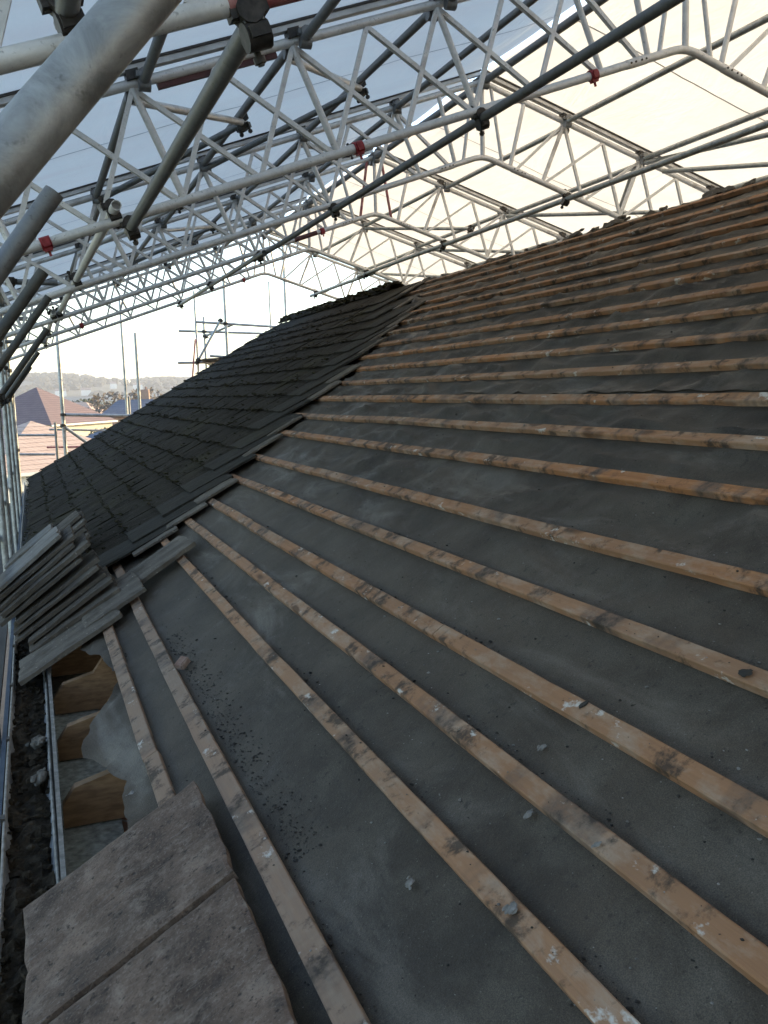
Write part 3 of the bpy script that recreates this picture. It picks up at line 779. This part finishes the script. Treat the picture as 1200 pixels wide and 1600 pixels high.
# red clamps on the lower tubes
def red_clamp(k, u, label):
    mb = MB(); p = TP(u, YT(k)); sg = -1 if u < 0 else 1
    d = Vector((1, 0, -sg*TA)).normalized(); up = Vector((sg*TA, 0, 1)).normalized()
    mb.path([-d*.024, d*.024], .031, 12, False)
    mb.box(up*-.026, d*.018, Vector((0, .018, 0)), up*.012); mb.box(Vector((0, -.030, 0)), d*.015, Vector((0, .009, 0)), up*.018)
    mb.path([up*-.06, up*-.03], .007, 6, False)
    o = mb.build('red_clamp', M['red']); o.location = p; tag(o, label, 'clamp', 'red clamps on the truss tubes')
red_clamp(1, -3.55, 'red clamp at the far left of the second truss, beside a cut grey tube')
red_clamp(1, -2.015, 'red clamp at the middle of the second truss, left of the long dark tube')
red_clamp(1, -.62, 'red clamp on the second truss just left of its bend')
red_clamp(3, -.62, 'small red clamp on the fourth truss left of its bend')
red_clamp(4, -3.0, 'small red clamp far left on the fifth truss')
red_clamp(5, -.35, 'tiny red clamp on the farthest truss near its bend')

# sheets between the trusses
def sheet(k, sg, label):
    mb = MB(); nu, ny = 46, 20; U = 4.45
    for i in range(nu+1):
        for j in range(ny+1):
            u = .035+(U-.035)*i/nu; f = j/ny; Y = YT(k)+.03+(BAY-.06)*f
            sag = -.05*math.sin(PI*f)*(.6+.4*noise.noise(Vector((u*.8, k*3.1, sg))))
            w = .012*fbm(u*1.7+k*5, f*3.0, sg*4.0, 3)*math.sin(PI*f)
            mb.add([TP(sg*u, Y, HT+.092+sag+w)-Vector((XA, YT(k), ZA))], [])
    for i in range(nu):
        for j in range(ny):
            a = i*(ny+1)+j; mb.f.append((a, a+1, a+ny+2, a+ny+1)); mb.sm.append(True)
    o = mb.build('roof_sheet', M['sheet'], None, False); o.location = (XA, YT(k), ZA)
    tag(o, label, 'sheet', 'white sheets of the temporary roof')
    # stitched seam along the middle of the bay
    for fj in (.5,):
        m = MB(); j = int(ny*fj); vs = []
        for i in range(nu+1):
            p = Vector(mb.v[i*(ny+1)+j]); vs += [p+Vector((0, -.007, -.004)), p+Vector((0, .007, -.004))]
        m.add(vs, [(2*i, 2*i+1, 2*i+3, 2*i+2) for i in range(nu)], True)
        m.build('seam', M['seam'], o, False)
    return o
gap = ['behind the viewer', 'between nearest and second truss', 'between second and third truss', 'between third and fourth truss', 'between fourth and fifth truss', 'between fifth and farthest truss']
for k in range(-2, 5):
    for sg, nm in ((-1, 'blue-grey shaded sheet on the left slope '), (1, 'glowing cream sheet on the right slope ')):
        lab = nm+(gap[k+1] if k >= 0 else ('overhead of the nearest truss' if k == -1 else 'farthest back, out of view'))
        sheet(k, sg, lab)
mb = MB()  # added out-of-view sheet that keeps the rear sky light off the roof
vs = [TP(-4.4, YT(-2)-.02, HT+.09), TP(0, YT(-2)-.02, HT+.09), TP(4.4, YT(-2)-.02, HT+.09), Vector((XA+4.4, YT(-2)-.02, -2.6)), Vector((XA-4.4, YT(-2)-.02, -2.6))]
mb.add(vs, [(0, 1, 2, 3, 4)]); o = mb.build('sky_block_sheet', M['sheet'], None, False); tag(o, 'unseen white sheet added behind the viewer to block the sky', 'sheet')
# purlin tubes from truss to truss under the sheets
ordn = ['', 'first', 'second', 'third', 'fourth', 'fifth']
for k in range(-1, 5):
    for i in range(-5, 6):
        if k == -1 and i not in (-3, -2, -4): continue
        if k == 0 and i > 0: continue
        if k >= 1 and i > 3: continue
        u = i*2*NP+(.05 if i else 0)+(-.05 if (k % 2 and i) else 0)
        side = 'left' if i < 0 else 'right'
        where = 'ridge tube running' if i == 0 else '%s purlin below the ridge, %s slope' % (ordn[abs(i)], side)
        lab = (where+' '+(gap[k+1] if k >= 0 else 'in front of the nearest truss'))
        a = TP(u, YT(k)+.03, HT-.012); b = TP(u, YT(k+1)-.03, HT-.012)
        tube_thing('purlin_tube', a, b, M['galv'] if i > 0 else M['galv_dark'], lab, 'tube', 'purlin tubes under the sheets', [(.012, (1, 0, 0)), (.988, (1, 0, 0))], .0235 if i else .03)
# slanting wind braces in the plane of the sheets
def pl(u, k, f): return TP(u, YT(k)+BAY*f, HT-.05)
br = [(1, -3.12, .03, -2.30, .5), (1, -3.12, .97, -2.30, .5), (1, -2.34, .03, -1.52, .5), (1, -2.34, .97, -1.52, .5), (2, -3.12, .97, -2.3, .5), (2, -1.56, .03, -.74, .5), (3, -2.34, .03, -1.52, .5), (3, -2.34, .97, -1.52, .5),
      (1, 1.56, .97, 1.95, .03), (1, 1.75, .97, 2.5, .25), (2, 1.56, .97, 2.34, .25), (2, 1.56, .03, 2.34, .6), (3, 1.56, .97, 2.34, .3), (3, .78, .97, 1.56, .3), (4, 1.56, .97, 2.34, .3)]
kn = ['', 'second', 'third', 'fourth', 'fifth']
cnt = {}
for (k, u0, f0, u1, f1) in br:
    side = 'left' if u0 < 0 else 'right'; key = (k, side); cnt[key] = cnt.get(key, 0)+1
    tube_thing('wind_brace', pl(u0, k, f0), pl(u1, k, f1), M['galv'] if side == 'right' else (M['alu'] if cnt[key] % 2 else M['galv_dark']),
               '%s slanting brace under the %s sheet behind the %s truss' % (W3[cnt[key]], side, kn[k]), 'brace', 'slanting braces under the sheets', [(.98, (0, 1, 0))], .021)

# tubes clamped along the lower chords
YD = Vector((0, 1, 0)); UD = Vector((1, 0, TA))
def chord_tube(u, ya, yb, dz, mat, label, ks, u2=None, r=TR):
    a = TP(u, ya, dz); b = TP(u if u2 is None else u2, yb, dz)
    cl = [((YT(k)-ya)/(yb-ya), UD if u < 0 else Vector((1, 0, -TA))) for k in ks]
    tube_thing('lacing_tube', a, b, mat, label, 'tube', 'tubes clamped along the lower chords', cl, r)
chord_tube(-3.165, YT(0)-.02, YT(1)+.10, -.048, M['galv_dark'], 'dark grey tube slanting from the nearest truss down to the second truss, upper left', (0, 1))
chord_tube(-3.24, YT(1)-.15, YT(3)+.9, .050, M['alu'], 'pale tube clamped under the left ends of the second to fourth trusses', (1, 2, 3), -3.36)
chord_tube(-3.40, YT(3)-.3, YT(5)+.2, .050, M['alu'], 'pale tube under the left ends of the last three trusses', (3, 4, 5))
chord_tube(-1.315, 1.2, YT(3)+.25, -.048, M['galv_dark'], 'long dark tube running under the trusses left of their bends', (1, 2, 3))
chord_tube(-1.36, YT(3)-.4, YT(5)+.3, -.048, M['galv'], 'far continuation of the long tube, under the last three trusses', (4, 5))
chord_tube(.80, 1.5, YT(4)+.35, -.048, M['galv'], 'long grey tube running under the trusses right of their bends', (1, 2, 3, 4))
chord_tube(.84, YT(4)-.2, YT(5)+.3, -.048, M['galv'], 'short far tube right of the bends on the last two trusses', (5,))
chord_tube(-3.545, .6, YT(0)+.06, .060, M['galv_dark'], 'short dark tube clamped on the nearest truss, top left', (0,))

# ------------------------------------------------------------------ scaffold at the eaves (left)
XS = -.27
for i, Y in enumerate([YT(0), YT(1), YT(2), YT(3)-.1, YT(3)+BAY/2, YT(4), YT(4)+BAY/2, YT(5), YT(5)+1.2, YT(5)+2.5]):
    x = XS+.012*((i*37) % 5-2)
    lab = '%s eaves standard from the viewer, upright tube beside the gutter' % (W3[i+1] if i else 'nearest')
    top = ZA-abs(XA+.27)*TA+.62
    tube_thing('scaffold_standard', (x, Y+.06, GROUND), (x-.01, Y+.06, top if i < 8 else .1), M['galv'], lab, 'scaffold pole', 'upright tubes along the eaves',
               [((z-GROUND)/(top-GROUND), (1, 0, .3)) for z in (.05, .42, .6)][:3 if i < 8 else 1])
stubs = [((85, 300), 2.42, (-.19, .06), 'large cut grey tube end sticking up at the left edge, nearest of the stubs'), ((68, 424), 4.2, (-.27, .07), 'dark tube stub at the left edge, second from the viewer'),
         ((76, 464), 6.2, (-.27, .12), 'dark tube stub at the left edge, third from the viewer'), ((74, 514), 7.75, (-.27, .02), 'dark tube stub at the left edge, fourth from the viewer'),
         ((60, 550), 10.6, (-.3, 0), 'dark tube stub low at the left edge, fifth from the viewer'), ((48, 573), 12.6, (-.3, 0), 'lowest and farthest dark tube stub at the left edge')]
for (px, Y, (bx, _), lb) in stubs:
    e = at(px[0], px[1], Y); L = (e.x-bx)/.6
    b = e-Vector((.6, .0, .8))*L
    tube_thing('brace_stub', b, e, M['galv_black'] if Y > 3 else M['galv_dark'], lb, 'tube', 'slanting tube stubs at the eaves scaffold', [(.12, (0, 0, 1))], TR)
a, b = Vector((.007, .83, .203)), Vector((.1, .859, .318)); d = (b-a)
tube_thing('brace_tube', a-d*2.6, b+d*2.2, M['galv'], 'huge out-of-scale looking grey tube crossing the top left corner, closest to the viewer', 'tube', None, [], TR, 32).data.name = 'brace_tube'
SC.objects['brace_tube']['label'] = 'thick mottled grey tube crossing the top left corner, closest to the viewer'
tube_thing('scaffold_transom', at(8, 440, 8.3), at(90, 442, 8.3), M['galv_dark'], 'short level tube behind the dark stubs at the left edge, upper one', 'tube', 'short level tubes at the eaves', [(.12, (0, 0, 1))])
tube_thing('scaffold_transom', at(10, 498, 11.0), at(42, 498, 11.0), M['galv_dark'], 'short level tube behind the dark stubs at the left edge, middle one', 'tube', 'short level tubes at the eaves', [(.3, (0, 0, 1))])
tube_thing('scaffold_transom', at(8, 534, 12.9), at(72, 534, 12.9), M['galv_dark'], 'short level tube behind the dark stubs at the left edge, lowest one', 'tube', 'short level tubes at the eaves', [(.3, (0, 0, 1))])
for i, (x, z) in enumerate(((XS-.05, .36), (XS-.05, -.02), (XS-.05, -1.0))):
    tube_thing('scaffold_ledger', (x, -.5, z), (x, 18.5, z), M['galv_dark'], ['long ledger tube along the eaves standards, uppermost', 'long ledger tube along the eaves standards, at stub height', 'long guard tube along the eaves standards, below the gutter line'][i], 'tube', 'long ledgers along the eaves')
# boarded lift beside the gutter
for i in range(4):
    mb = MB(); x = (-.12, -.415, -.65, -.885)[i]
    mb.aabox(x-.1125, x+.1125, -1, 17.5, -1.85, -1.812+.003*i); o = mb.build('scaffold_board', M['board'])
    tag(o, '%s board of the scaffold walkway below the gutter, counted from the house' % W3[i+1], 'board', 'walkway boards below the gutter')

mb = MB(); mb.aabox(-.243, -.222, -1, 17.3, -1.81, -1.60); o = mb.build('toe_board', M['toe']); tag(o, 'blue-grey toe board standing on edge below the gutter, left edge of the photo', 'board')
# ------------------------------------------------------------------ scaffold at the gable end
YG = 18.4
def gtube(name, p, q, label, mat='galv', Y=YG, Yb=None, cat='scaffold pole', down=False, clamps=(), r=TR):
    a = at(*p, Y); b = at(*q, Yb or Y)
    if down: b = Vector((a.x+(b.x-a.x)*0, a.y, GROUND))
    tube_thing(name, a, b, M[mat], label, cat, 'scaffold at the far gable', clamps, r)
V = (1, 0, 0)
gtube('scaffold_standard', (89, 520), (95, 720), 'gable pole nearest the left, with a ledger and brace clamped to it', down=True, r=.034, Y=18.2)
gtube('scaffold_standard', (86, 660), (88, 720), 'short pole doubled beside the leftmost gable pole', down=True, mat='galv_dark', Y=18.0)
gtube('scaffold_standard', (187, 470), (190, 640), 'slim gable pole reaching up to the farthest truss, second from the left', down=True, Y=18.8)
gtube('scaffold_standard', (211, 520), (215, 645), 'gable pole with a free top, just left of the slates', down=True, Y=18.2, r=.028)
gtube('scaffold_standard', (201, 620), (201, 648), 'short gable pole between two taller ones, left of the slates', down=True, mat='galv_dark', Y=19.5)
gtube('scaffold_standard', (303, 455), (308, 590), 'leftmost pole of the scaffold tower behind the slates', down=True, Y=18.4, r=.021)
gtube('scaffold_standard', (318, 495), (320, 590), 'short pole of the scaffold tower behind the slates', down=True, Y=19.3)
gtube('scaffold_standard', (349, 430), (351, 560), 'tallest pole of the scaffold tower behind the slates', down=True, Y=18.4, r=.03)
gtube('scaffold_standard', (420, 440), (422, 530), 'thin pole with a free top against the sky, right of the tower', down=True, Y=19.3, r=.019)
gtube('scaffold_standard', (442, 378), (444, 520), 'rightmost tall gable pole, reaching the farthest truss', down=True, Y=18.4, r=.028)
gtube('scaffold_ledger', (97, 648), (222, 650), 'level tube from the leftmost gable pole to the slates', Y=18.2, clamps=[(.01, (0, 0, 1))], r=.03, cat='tube')
gtube('scaffold_brace', (97, 664), (150, 702), 'sloping tube falling from the leftmost gable pole behind the slates', Y=18.2, cat='tube', clamps=[(.02, (0, 0, 1))], r=.03)
gtube('guard_tube', (77, 671), (176, 673), 'upper pink-ended level tube between gable pole and slates', Y=18.6, mat='galv', cat='tube', r=.018)
gtube('guard_tube', (73, 699), (132, 698), 'lower red level tube beside the leftmost gable pole', Y=18.6, mat='redpaint', cat='tube', r=.018)
gtube('guard_tube', (27, 680), (86, 680), 'upper grey rail left of the leftmost gable pole', Y=18.4, cat='tube', r=.022)
gtube('guard_tube', (27, 710), (86, 710), 'lower grey rail left of the leftmost gable pole', Y=18.4, cat='tube', r=.022)
gtube('scaffold_ledger', (306, 503), (470, 513), 'upper green-grey level tube of the scaffold tower', Y=18.4, cat='tube', clamps=[(.27, (0, 0, 1))])
gtube('scaffold_ledger', (279, 517), (470, 523), 'lower green-grey level tube of the scaffold tower', Y=19.3, cat='tube', clamps=[(.2, (0, 0, 1))])
gtube('scaffold_ledger', (278, 567), (352, 566), 'low level tube of the scaffold tower with a free left end', Y=18.4, cat='tube', clamps=[(.4, (0, 0, 1))])
gtube('scaffold_ledger', (328, 556), (376, 559), 'short low tube on the right of the scaffold tower', Y=18.4, cat='tube')
gtube('scaffold_brace', (346, 498), (309, 564), 'steep brace across the scaffold tower', Y=18.3, cat='tube', clamps=[(.04, (0, 0, 1)), (.97, (0, 0, 1))])
gtube('scaffold_brace', (319, 526), (366, 506), 'shallow brace through the scaffold tower', Y=19.3, Yb=18.4, cat='tube', clamps=[(.04, (0, 0, 1))])
gtube('scaffold_brace', (340, 575), (309, 560), 'low short brace at the foot of the scaffold tower', Y=19.3, Yb=18.4, cat='tube')
gtube('red_strap', (305, 530), (300, 600), 'red pole hanging beside the leftmost tower pole', Y=18.35, mat='redpaint', cat='tube', r=.016)
mb = MB(); a = at(336, 562, 18.7); mb.box((0,0,0), (.30, .0, .01), (0, .5, 0), (0, 0, .019)); o = mb.build('scaffold_board', M['board']); o.location = a; tag(o, 'timber boards laid on the scaffold tower behind the slates', 'board')
# post with a clamp beyond the ridge
gtube('scaffold_standard', (624, 408), (625, 455), 'post with clamps standing just beyond the ridge at the far right slope', down=True, Y=15.6, mat='galv_dark')
gtube('scaffold_ledger', (600, 438), (648, 426), 'short level tube clamped to the post beyond the ridge', Y=15.55, cat='tube', clamps=[(.5, (0, 0, 1))])

# ------------------------------------------------------------------ surroundings
mb = MB(); ng = 40
R0 = 2600
mb.add([(-R0, -R0, GROUND), (R0, -R0, GROUND), (R0, R0, GROUND), (-R0, R0, GROUND)], [(0, 1, 2, 3)])
o = mb.build('ground', M['grass'], None, False); o['kind'] = 'structure'
mb = MB(); mb.aabox(-2650, 2650, -2650, 2650, GROUND-1, 62); hz = mb.build('haze', M['grass']); hz['kind'] = 'stuff'
hm = bpy.data.materials.new('haze_air'); hm.use_nodes = True; hm.node_tree.nodes.clear()
ho = hm.node_tree.nodes.new('ShaderNodeOutputMaterial'); hv = hm.node_tree.nodes.new('ShaderNodeVolumePrincipled')
hv.inputs['Color'].default_value = (.86, .88, .95, 1); hv.inputs['Density'].default_value = .00036; hv.inputs['Anisotropy'].default_value = .2
hm.node_tree.links.new(hv.outputs['Volume'], ho.inputs['Volume']); hz.data.materials[0] = hm
mb = MB(); mb.add([(-7, -12, GROUND+.006), (14, -12, GROUND+.006), (14, 33, GROUND+.006), (-7, 33, GROUND+.006)], [(0, 1, 2, 3)]); o = mb.build('yard', M['asphalt'], None, False); o['kind'] = 'structure'
# hills across the valley
mb = MB(); nx, ny = 160, 14
for j in range(ny+1):
    for i in range(nx+1):
        x = -900+2600*i/nx; f = j/ny; y = 1150+900*f
        h = (34+14*fbm(x*.0035, 1.7, 0, 3))*math.sin(PI*.5*min(1, f*1.5))+6*fbm(x*.02, y*.02, 3, 3)*f
        mb.add([(x, y, GROUND-1+max(0, h))], [])
for j in range(ny):
    for i in range(nx):
        a = j*(nx+1)+i; mb.f.append((a, a+1, a+nx+2, a+nx+1)); mb.sm.append(True)
o = mb.build('hills', M['hill'], None, False); o['kind'] = 'structure'
wood = MB(); rn = random.Random(44)
for i in range(2600):
    x = rn.uniform(-300, 700); f = rn.random(); y = 1150+620*f
    if fbm(x*.012, y*.012, 5, 2) < .0: continue
    h = (34+14*fbm(x*.0035, 1.7, 0, 3))*math.sin(PI*.5*min(1, f*.69*1.5))
    wood.lump((x, y, GROUND+h+3), rn.uniform(4, 8), rn.random(), (1.2, 1.2, .9), .6)
tag(wood.build('woodland', M['dark_wood']), 'far winter woodland along the hilltop', 'woodland', kind='stuff')
town = ['pale far house on the hillside, left of the slim gable pole', 'pale far house on the hillside beside the free-topped pole', 'far white house low on the hillside', 'far cream house high on the hillside', 'far grey house at the left of the hillside', 'far white house just above the valley band', 'far house between two woods on the hillside']
for i in range(7):
    x = 40+i*34+rn.uniform(-8, 8); y = 1200+rn.uniform(0, 200); f = (y-1150)/900
    h = (34+14*fbm(x*.0035, 1.7, 0, 3))*math.sin(PI*.5*min(1, f*1.5))
    e = empty('far_house', (x, y, GROUND+h-1)); tag(e, town[i], 'house', 'far houses on the hillside')
    w = rn.uniform(8, 14); m = MB(); m.aabox(-w/2, w/2, -4, 4, 0, 7); m.build('wall', M['render'], e)
    m = MB(); m.add([(-w/2-.3, -4.3, 7), (w/2+.3, -4.3, 7), (w/2+.3, 4.3, 7), (-w/2-.3, 4.3, 7), (-w/2-.3, 0, 10), (w/2+.3, 0, 10)], [(0,1,5,4), (2,3,4,5), (0,4,3), (1,2,5), (3,2,1,0)]); m.build('roof', M['tile_brown'], e)

def windows(e, spec, y, mat=None):
    for (x, z, w, h) in spec:
        m = MB()
        m.aabox(x-w/2, x+w/2, y-.03, y+.05, z-h/2, z-h/2+.06); m.aabox(x-w/2, x+w/2, y-.03, y+.05, z+h/2-.06, z+h/2)
        m.aabox(x-w/2, x-w/2+.06, y-.03, y+.05, z-h/2+.06, z+h/2-.06); m.aabox(x+w/2-.06, x+w/2, y-.03, y+.05, z-h/2+.06, z+h/2-.06); m.aabox(x-.03, x+.03, y-.03, y+.05, z-h/2+.06, z+h/2-.06)
        fr = m.build('window', M['render'], e)
        m = MB(); m.aabox(x-w/2+.06, x+w/2-.06, y+.0, y+.02, z-h/2+.06, z+h/2-.06); m.build('pane', M['glass'], fr)
def hip_house(loc, wx, wy, eave, rise, mwall, mroof, label, hip=1.0, chim=True, rot=0.0, win=()):
    e = empty('house', loc); e.rotation_euler = (0, 0, rot); tag(e, label, 'house', 'neighbouring houses')
    m = MB(); m.aabox(-wx/2, wx/2, -wy/2, wy/2, 0, eave); m.build('wall', mwall, e)
    ox = .35; hy = wy/2-hip*min(wx, wy)/2
    A = [(-wx/2-ox, -wy/2-ox, eave-.1), (wx/2+ox, -wy/2-ox, eave-.1), (wx/2+ox, wy/2+ox, eave-.1), (-wx/2-ox, wy/2+ox, eave-.1), (0, -hy, eave+rise), (0, hy, eave+rise)]
    m = MB(); m.add(A, [(0,1,4), (1,2,5,4), (2,3,5), (3,0,4,5), (3,2,1,0)]); r = m.build('roof', mroof, e)
    if chim:
        m = MB(); m.aabox(.3, .9, -hy*.5-.4, -hy*.5+.4, eave+rise-.8, eave+rise+1.0); m.aabox(.42, .62, -hy*.5-.2, -hy*.5+.0, eave+rise+1.0, eave+rise+1.3); m.build('chimney', M['brickwall'], r)
    m = MB()
    for (x0, y0, x1, y1) in ((-wx/2-ox, -wy/2-ox, wx/2+ox, -wy/2-ox), (wx/2+ox, -wy/2-ox, wx/2+ox, wy/2+ox)):
        m.bar((x0, y0, eave-.16), (x1, y1, eave-.16), .08, .14)
    m.build('gutter', M['render'], e)
    windows(e, win, -wy/2-.02)
    return e
G0 = GROUND
def place(x, y, Y): p = at(x, y, Y); return (p.x, Y, G0)
# brown hipped house with its sunlit side to the right
e = hip_house((at(57, 610, 88).x, 88, G0), 9.0, 9.0, 4.5, 3.1, M['buffwall'], M['tile_brown'], 'hipped house with one dark and one sunlit slope, beyond the leftmost gable pole', 1.0, False, .92, [(-2.4, 3.0, 1.3, 1.2), (2.2, 3.0, 1.3, 1.2)])
e = hip_house((at(48, 660, 50).x, 50, G0), 8.6, 8.6, 3.4, 2.1, M['render'], M['tile_red'], 'low house with a pink tiled roof in front of the dark hipped house', 1.0, False, .5, [(-1.5, 1.9, 1.3, 1.1), (1.8, 1.9, 1.3, 1.1)])
e = hip_house((at(166, 660, 62).x, 62, G0), 4.4, 4.4, 3.4, 1.1, M['render'], M['tile_slate'], 'small blue slate roofed building seen just above the slates', .8, False, .5, [(-1, 2.2, 1.1, 1.0)])
e = hip_house((at(214, 650, 100).x, 100, G0), 6.5, 6.0, 4.6, 1.6, M['brickwall'], M['tile_slate'], 'blue roofed house with a chimney right of the slim gable pole', .4, True, 1.3, [(-2, 3, 1.3, 1.1)])
e = hip_house((at(122, 660, 120).x, 120, G0), 8, 8, 4.4, 1.6, M['render'], M['tile_red'], 'white walled house with a pale red roof, left of the blue roofs', .7, False, 1.1, [(-2, 2.9, 1.3, 1.1), (1.5, 2.9, 1.3, 1.1)])
# long pale industrial roof across the valley floor
e = empty('warehouse', (at(150, 640, 420).x, 420, G0)); tag(e, 'long white warehouse across the valley below the hills', 'warehouse')
m = MB(); m.aabox(-45, 60, -15, 15, 0, 4.6); m.build('wall', M['render'], e)
m = MB(); m.add([(-46, -16, 4.6), (61, -16, 4.6), (61, 16, 4.6), (-46, 16, 4.6), (-46, 0, 6.8), (61, 0, 6.8)], [(0,1,5,4), (2,3,4,5), (0,4,3), (1,2,5), (3,2,1,0)]); m.build('roof', M['white_paint'], e)
# trees in the valley
def tree(loc, h, r, label, mat, seed):
    rn = random.Random(seed); e = empty('tree', loc); tag(e, label, 'tree', 'trees among the far houses')
    m = MB(); m.path([(0,0,0), (.1, 0, h*.3), (0, .1, h*.62)], h*.022, 8, False)
    for i in range(7):
        a = rn.random()*6.28; z = h*rn.uniform(.3, .6); m.path([(0, 0, z), (math.cos(a)*r*.7, math.sin(a)*r*.7, z+h*.25)], h*.009, 5, False)
    m.build('trunk', M['bark'], e)
    m = MB()
    for i in range(1500):
        d = Vector((rn.gauss(0, 1), rn.gauss(0, 1), rn.gauss(0, 1))).normalized()*(rn.random()**.4)
        if noise.noise(d*2.3+Vector((seed, 0, 0))) < -.12: continue
        c = Vector((d.x*r, d.y*r, h*.64+d.z*h*.36)); q = rn.uniform(.12, .28)*r*.35
        a = Vector((rn.uniform(-1, 1), rn.uniform(-1, 1), rn.uniform(-1, 1))).normalized(); b = a.orthogonal().normalized()
        m.add([c-a*q-b*q*.5, c+a*q-b*q*.5, c+a*q*.6+b*q*.6, c-a*q*.6+b*q*.6], [(0, 1, 2, 3)])
    m.build('crown', mat, e, False)
tree(place(158, 650, 78), 4.2, 1.4, 'bluish round tree left of the blue roofed houses', M['leaf'], 1)
tree(place(172, 640, 110), 7.2, 3.0, 'bare brown tree behind the blue roofed houses', M['twigs'], 2)
tree(place(132, 640, 130), 6.4, 3.2, 'small dark tree beside the white walled house', M['leaf'], 3)
tree(place(226, 640, 130), 7.6, 3.6, 'bare tree at the edge of the slates, above the blue roofs', M['twigs'], 4)

# ------------------------------------------------------------------ light
SUN_EL, SUN_AZ = math.radians(16.5), math.radians(78)     # azimuth from +Y towards +X
w = bpy.data.worlds.new('World'); SC.world = w; w.use_nodes = True
nt = w.node_tree; nt.nodes.clear()
out = nt.nodes.new('ShaderNodeOutputWorld'); bg = nt.nodes.new('ShaderNodeBackground'); sky = nt.nodes.new('ShaderNodeTexSky')
sky.sky_type = 'NISHITA'; sky.sun_disc = False; sky.sun_elevation = SUN_EL; sky.sun_rotation = SUN_AZ; sky.air_density = 1.0; sky.dust_density = .9; sky.ozone_density = .8; sky.altitude = 60
bg.inputs['Strength'].default_value = .12
nt.links.new(sky.outputs['Color'], bg.inputs['Color']); nt.links.new(bg.outputs['Background'], out.inputs['Surface'])
sd = bpy.data.lights.new('sun', 'SUN'); sd.energy = 2.05; sd.angle = math.radians(.5); sd.color = (1, .76, .38)
so = bpy.data.objects.new('sun', sd); COL.objects.link(so); so.location = (30, 10, 20)
dv = Vector((math.sin(SUN_AZ)*math.cos(SUN_EL), math.cos(SUN_AZ)*math.cos(SUN_EL), math.sin(SUN_EL)))
so.rotation_euler = dv.to_track_quat('Z', 'Y').to_euler()
SC.view_settings.view_transform = 'Standard'; SC.view_settings.look = 'None'; SC.view_settings.gamma = 1
SC.view_settings.exposure = 2.2
SC.render.engine = 'CYCLES'
SC.cycles.use_denoising = True
SC.cycles.max_bounces = 10; SC.cycles.diffuse_bounces = 5
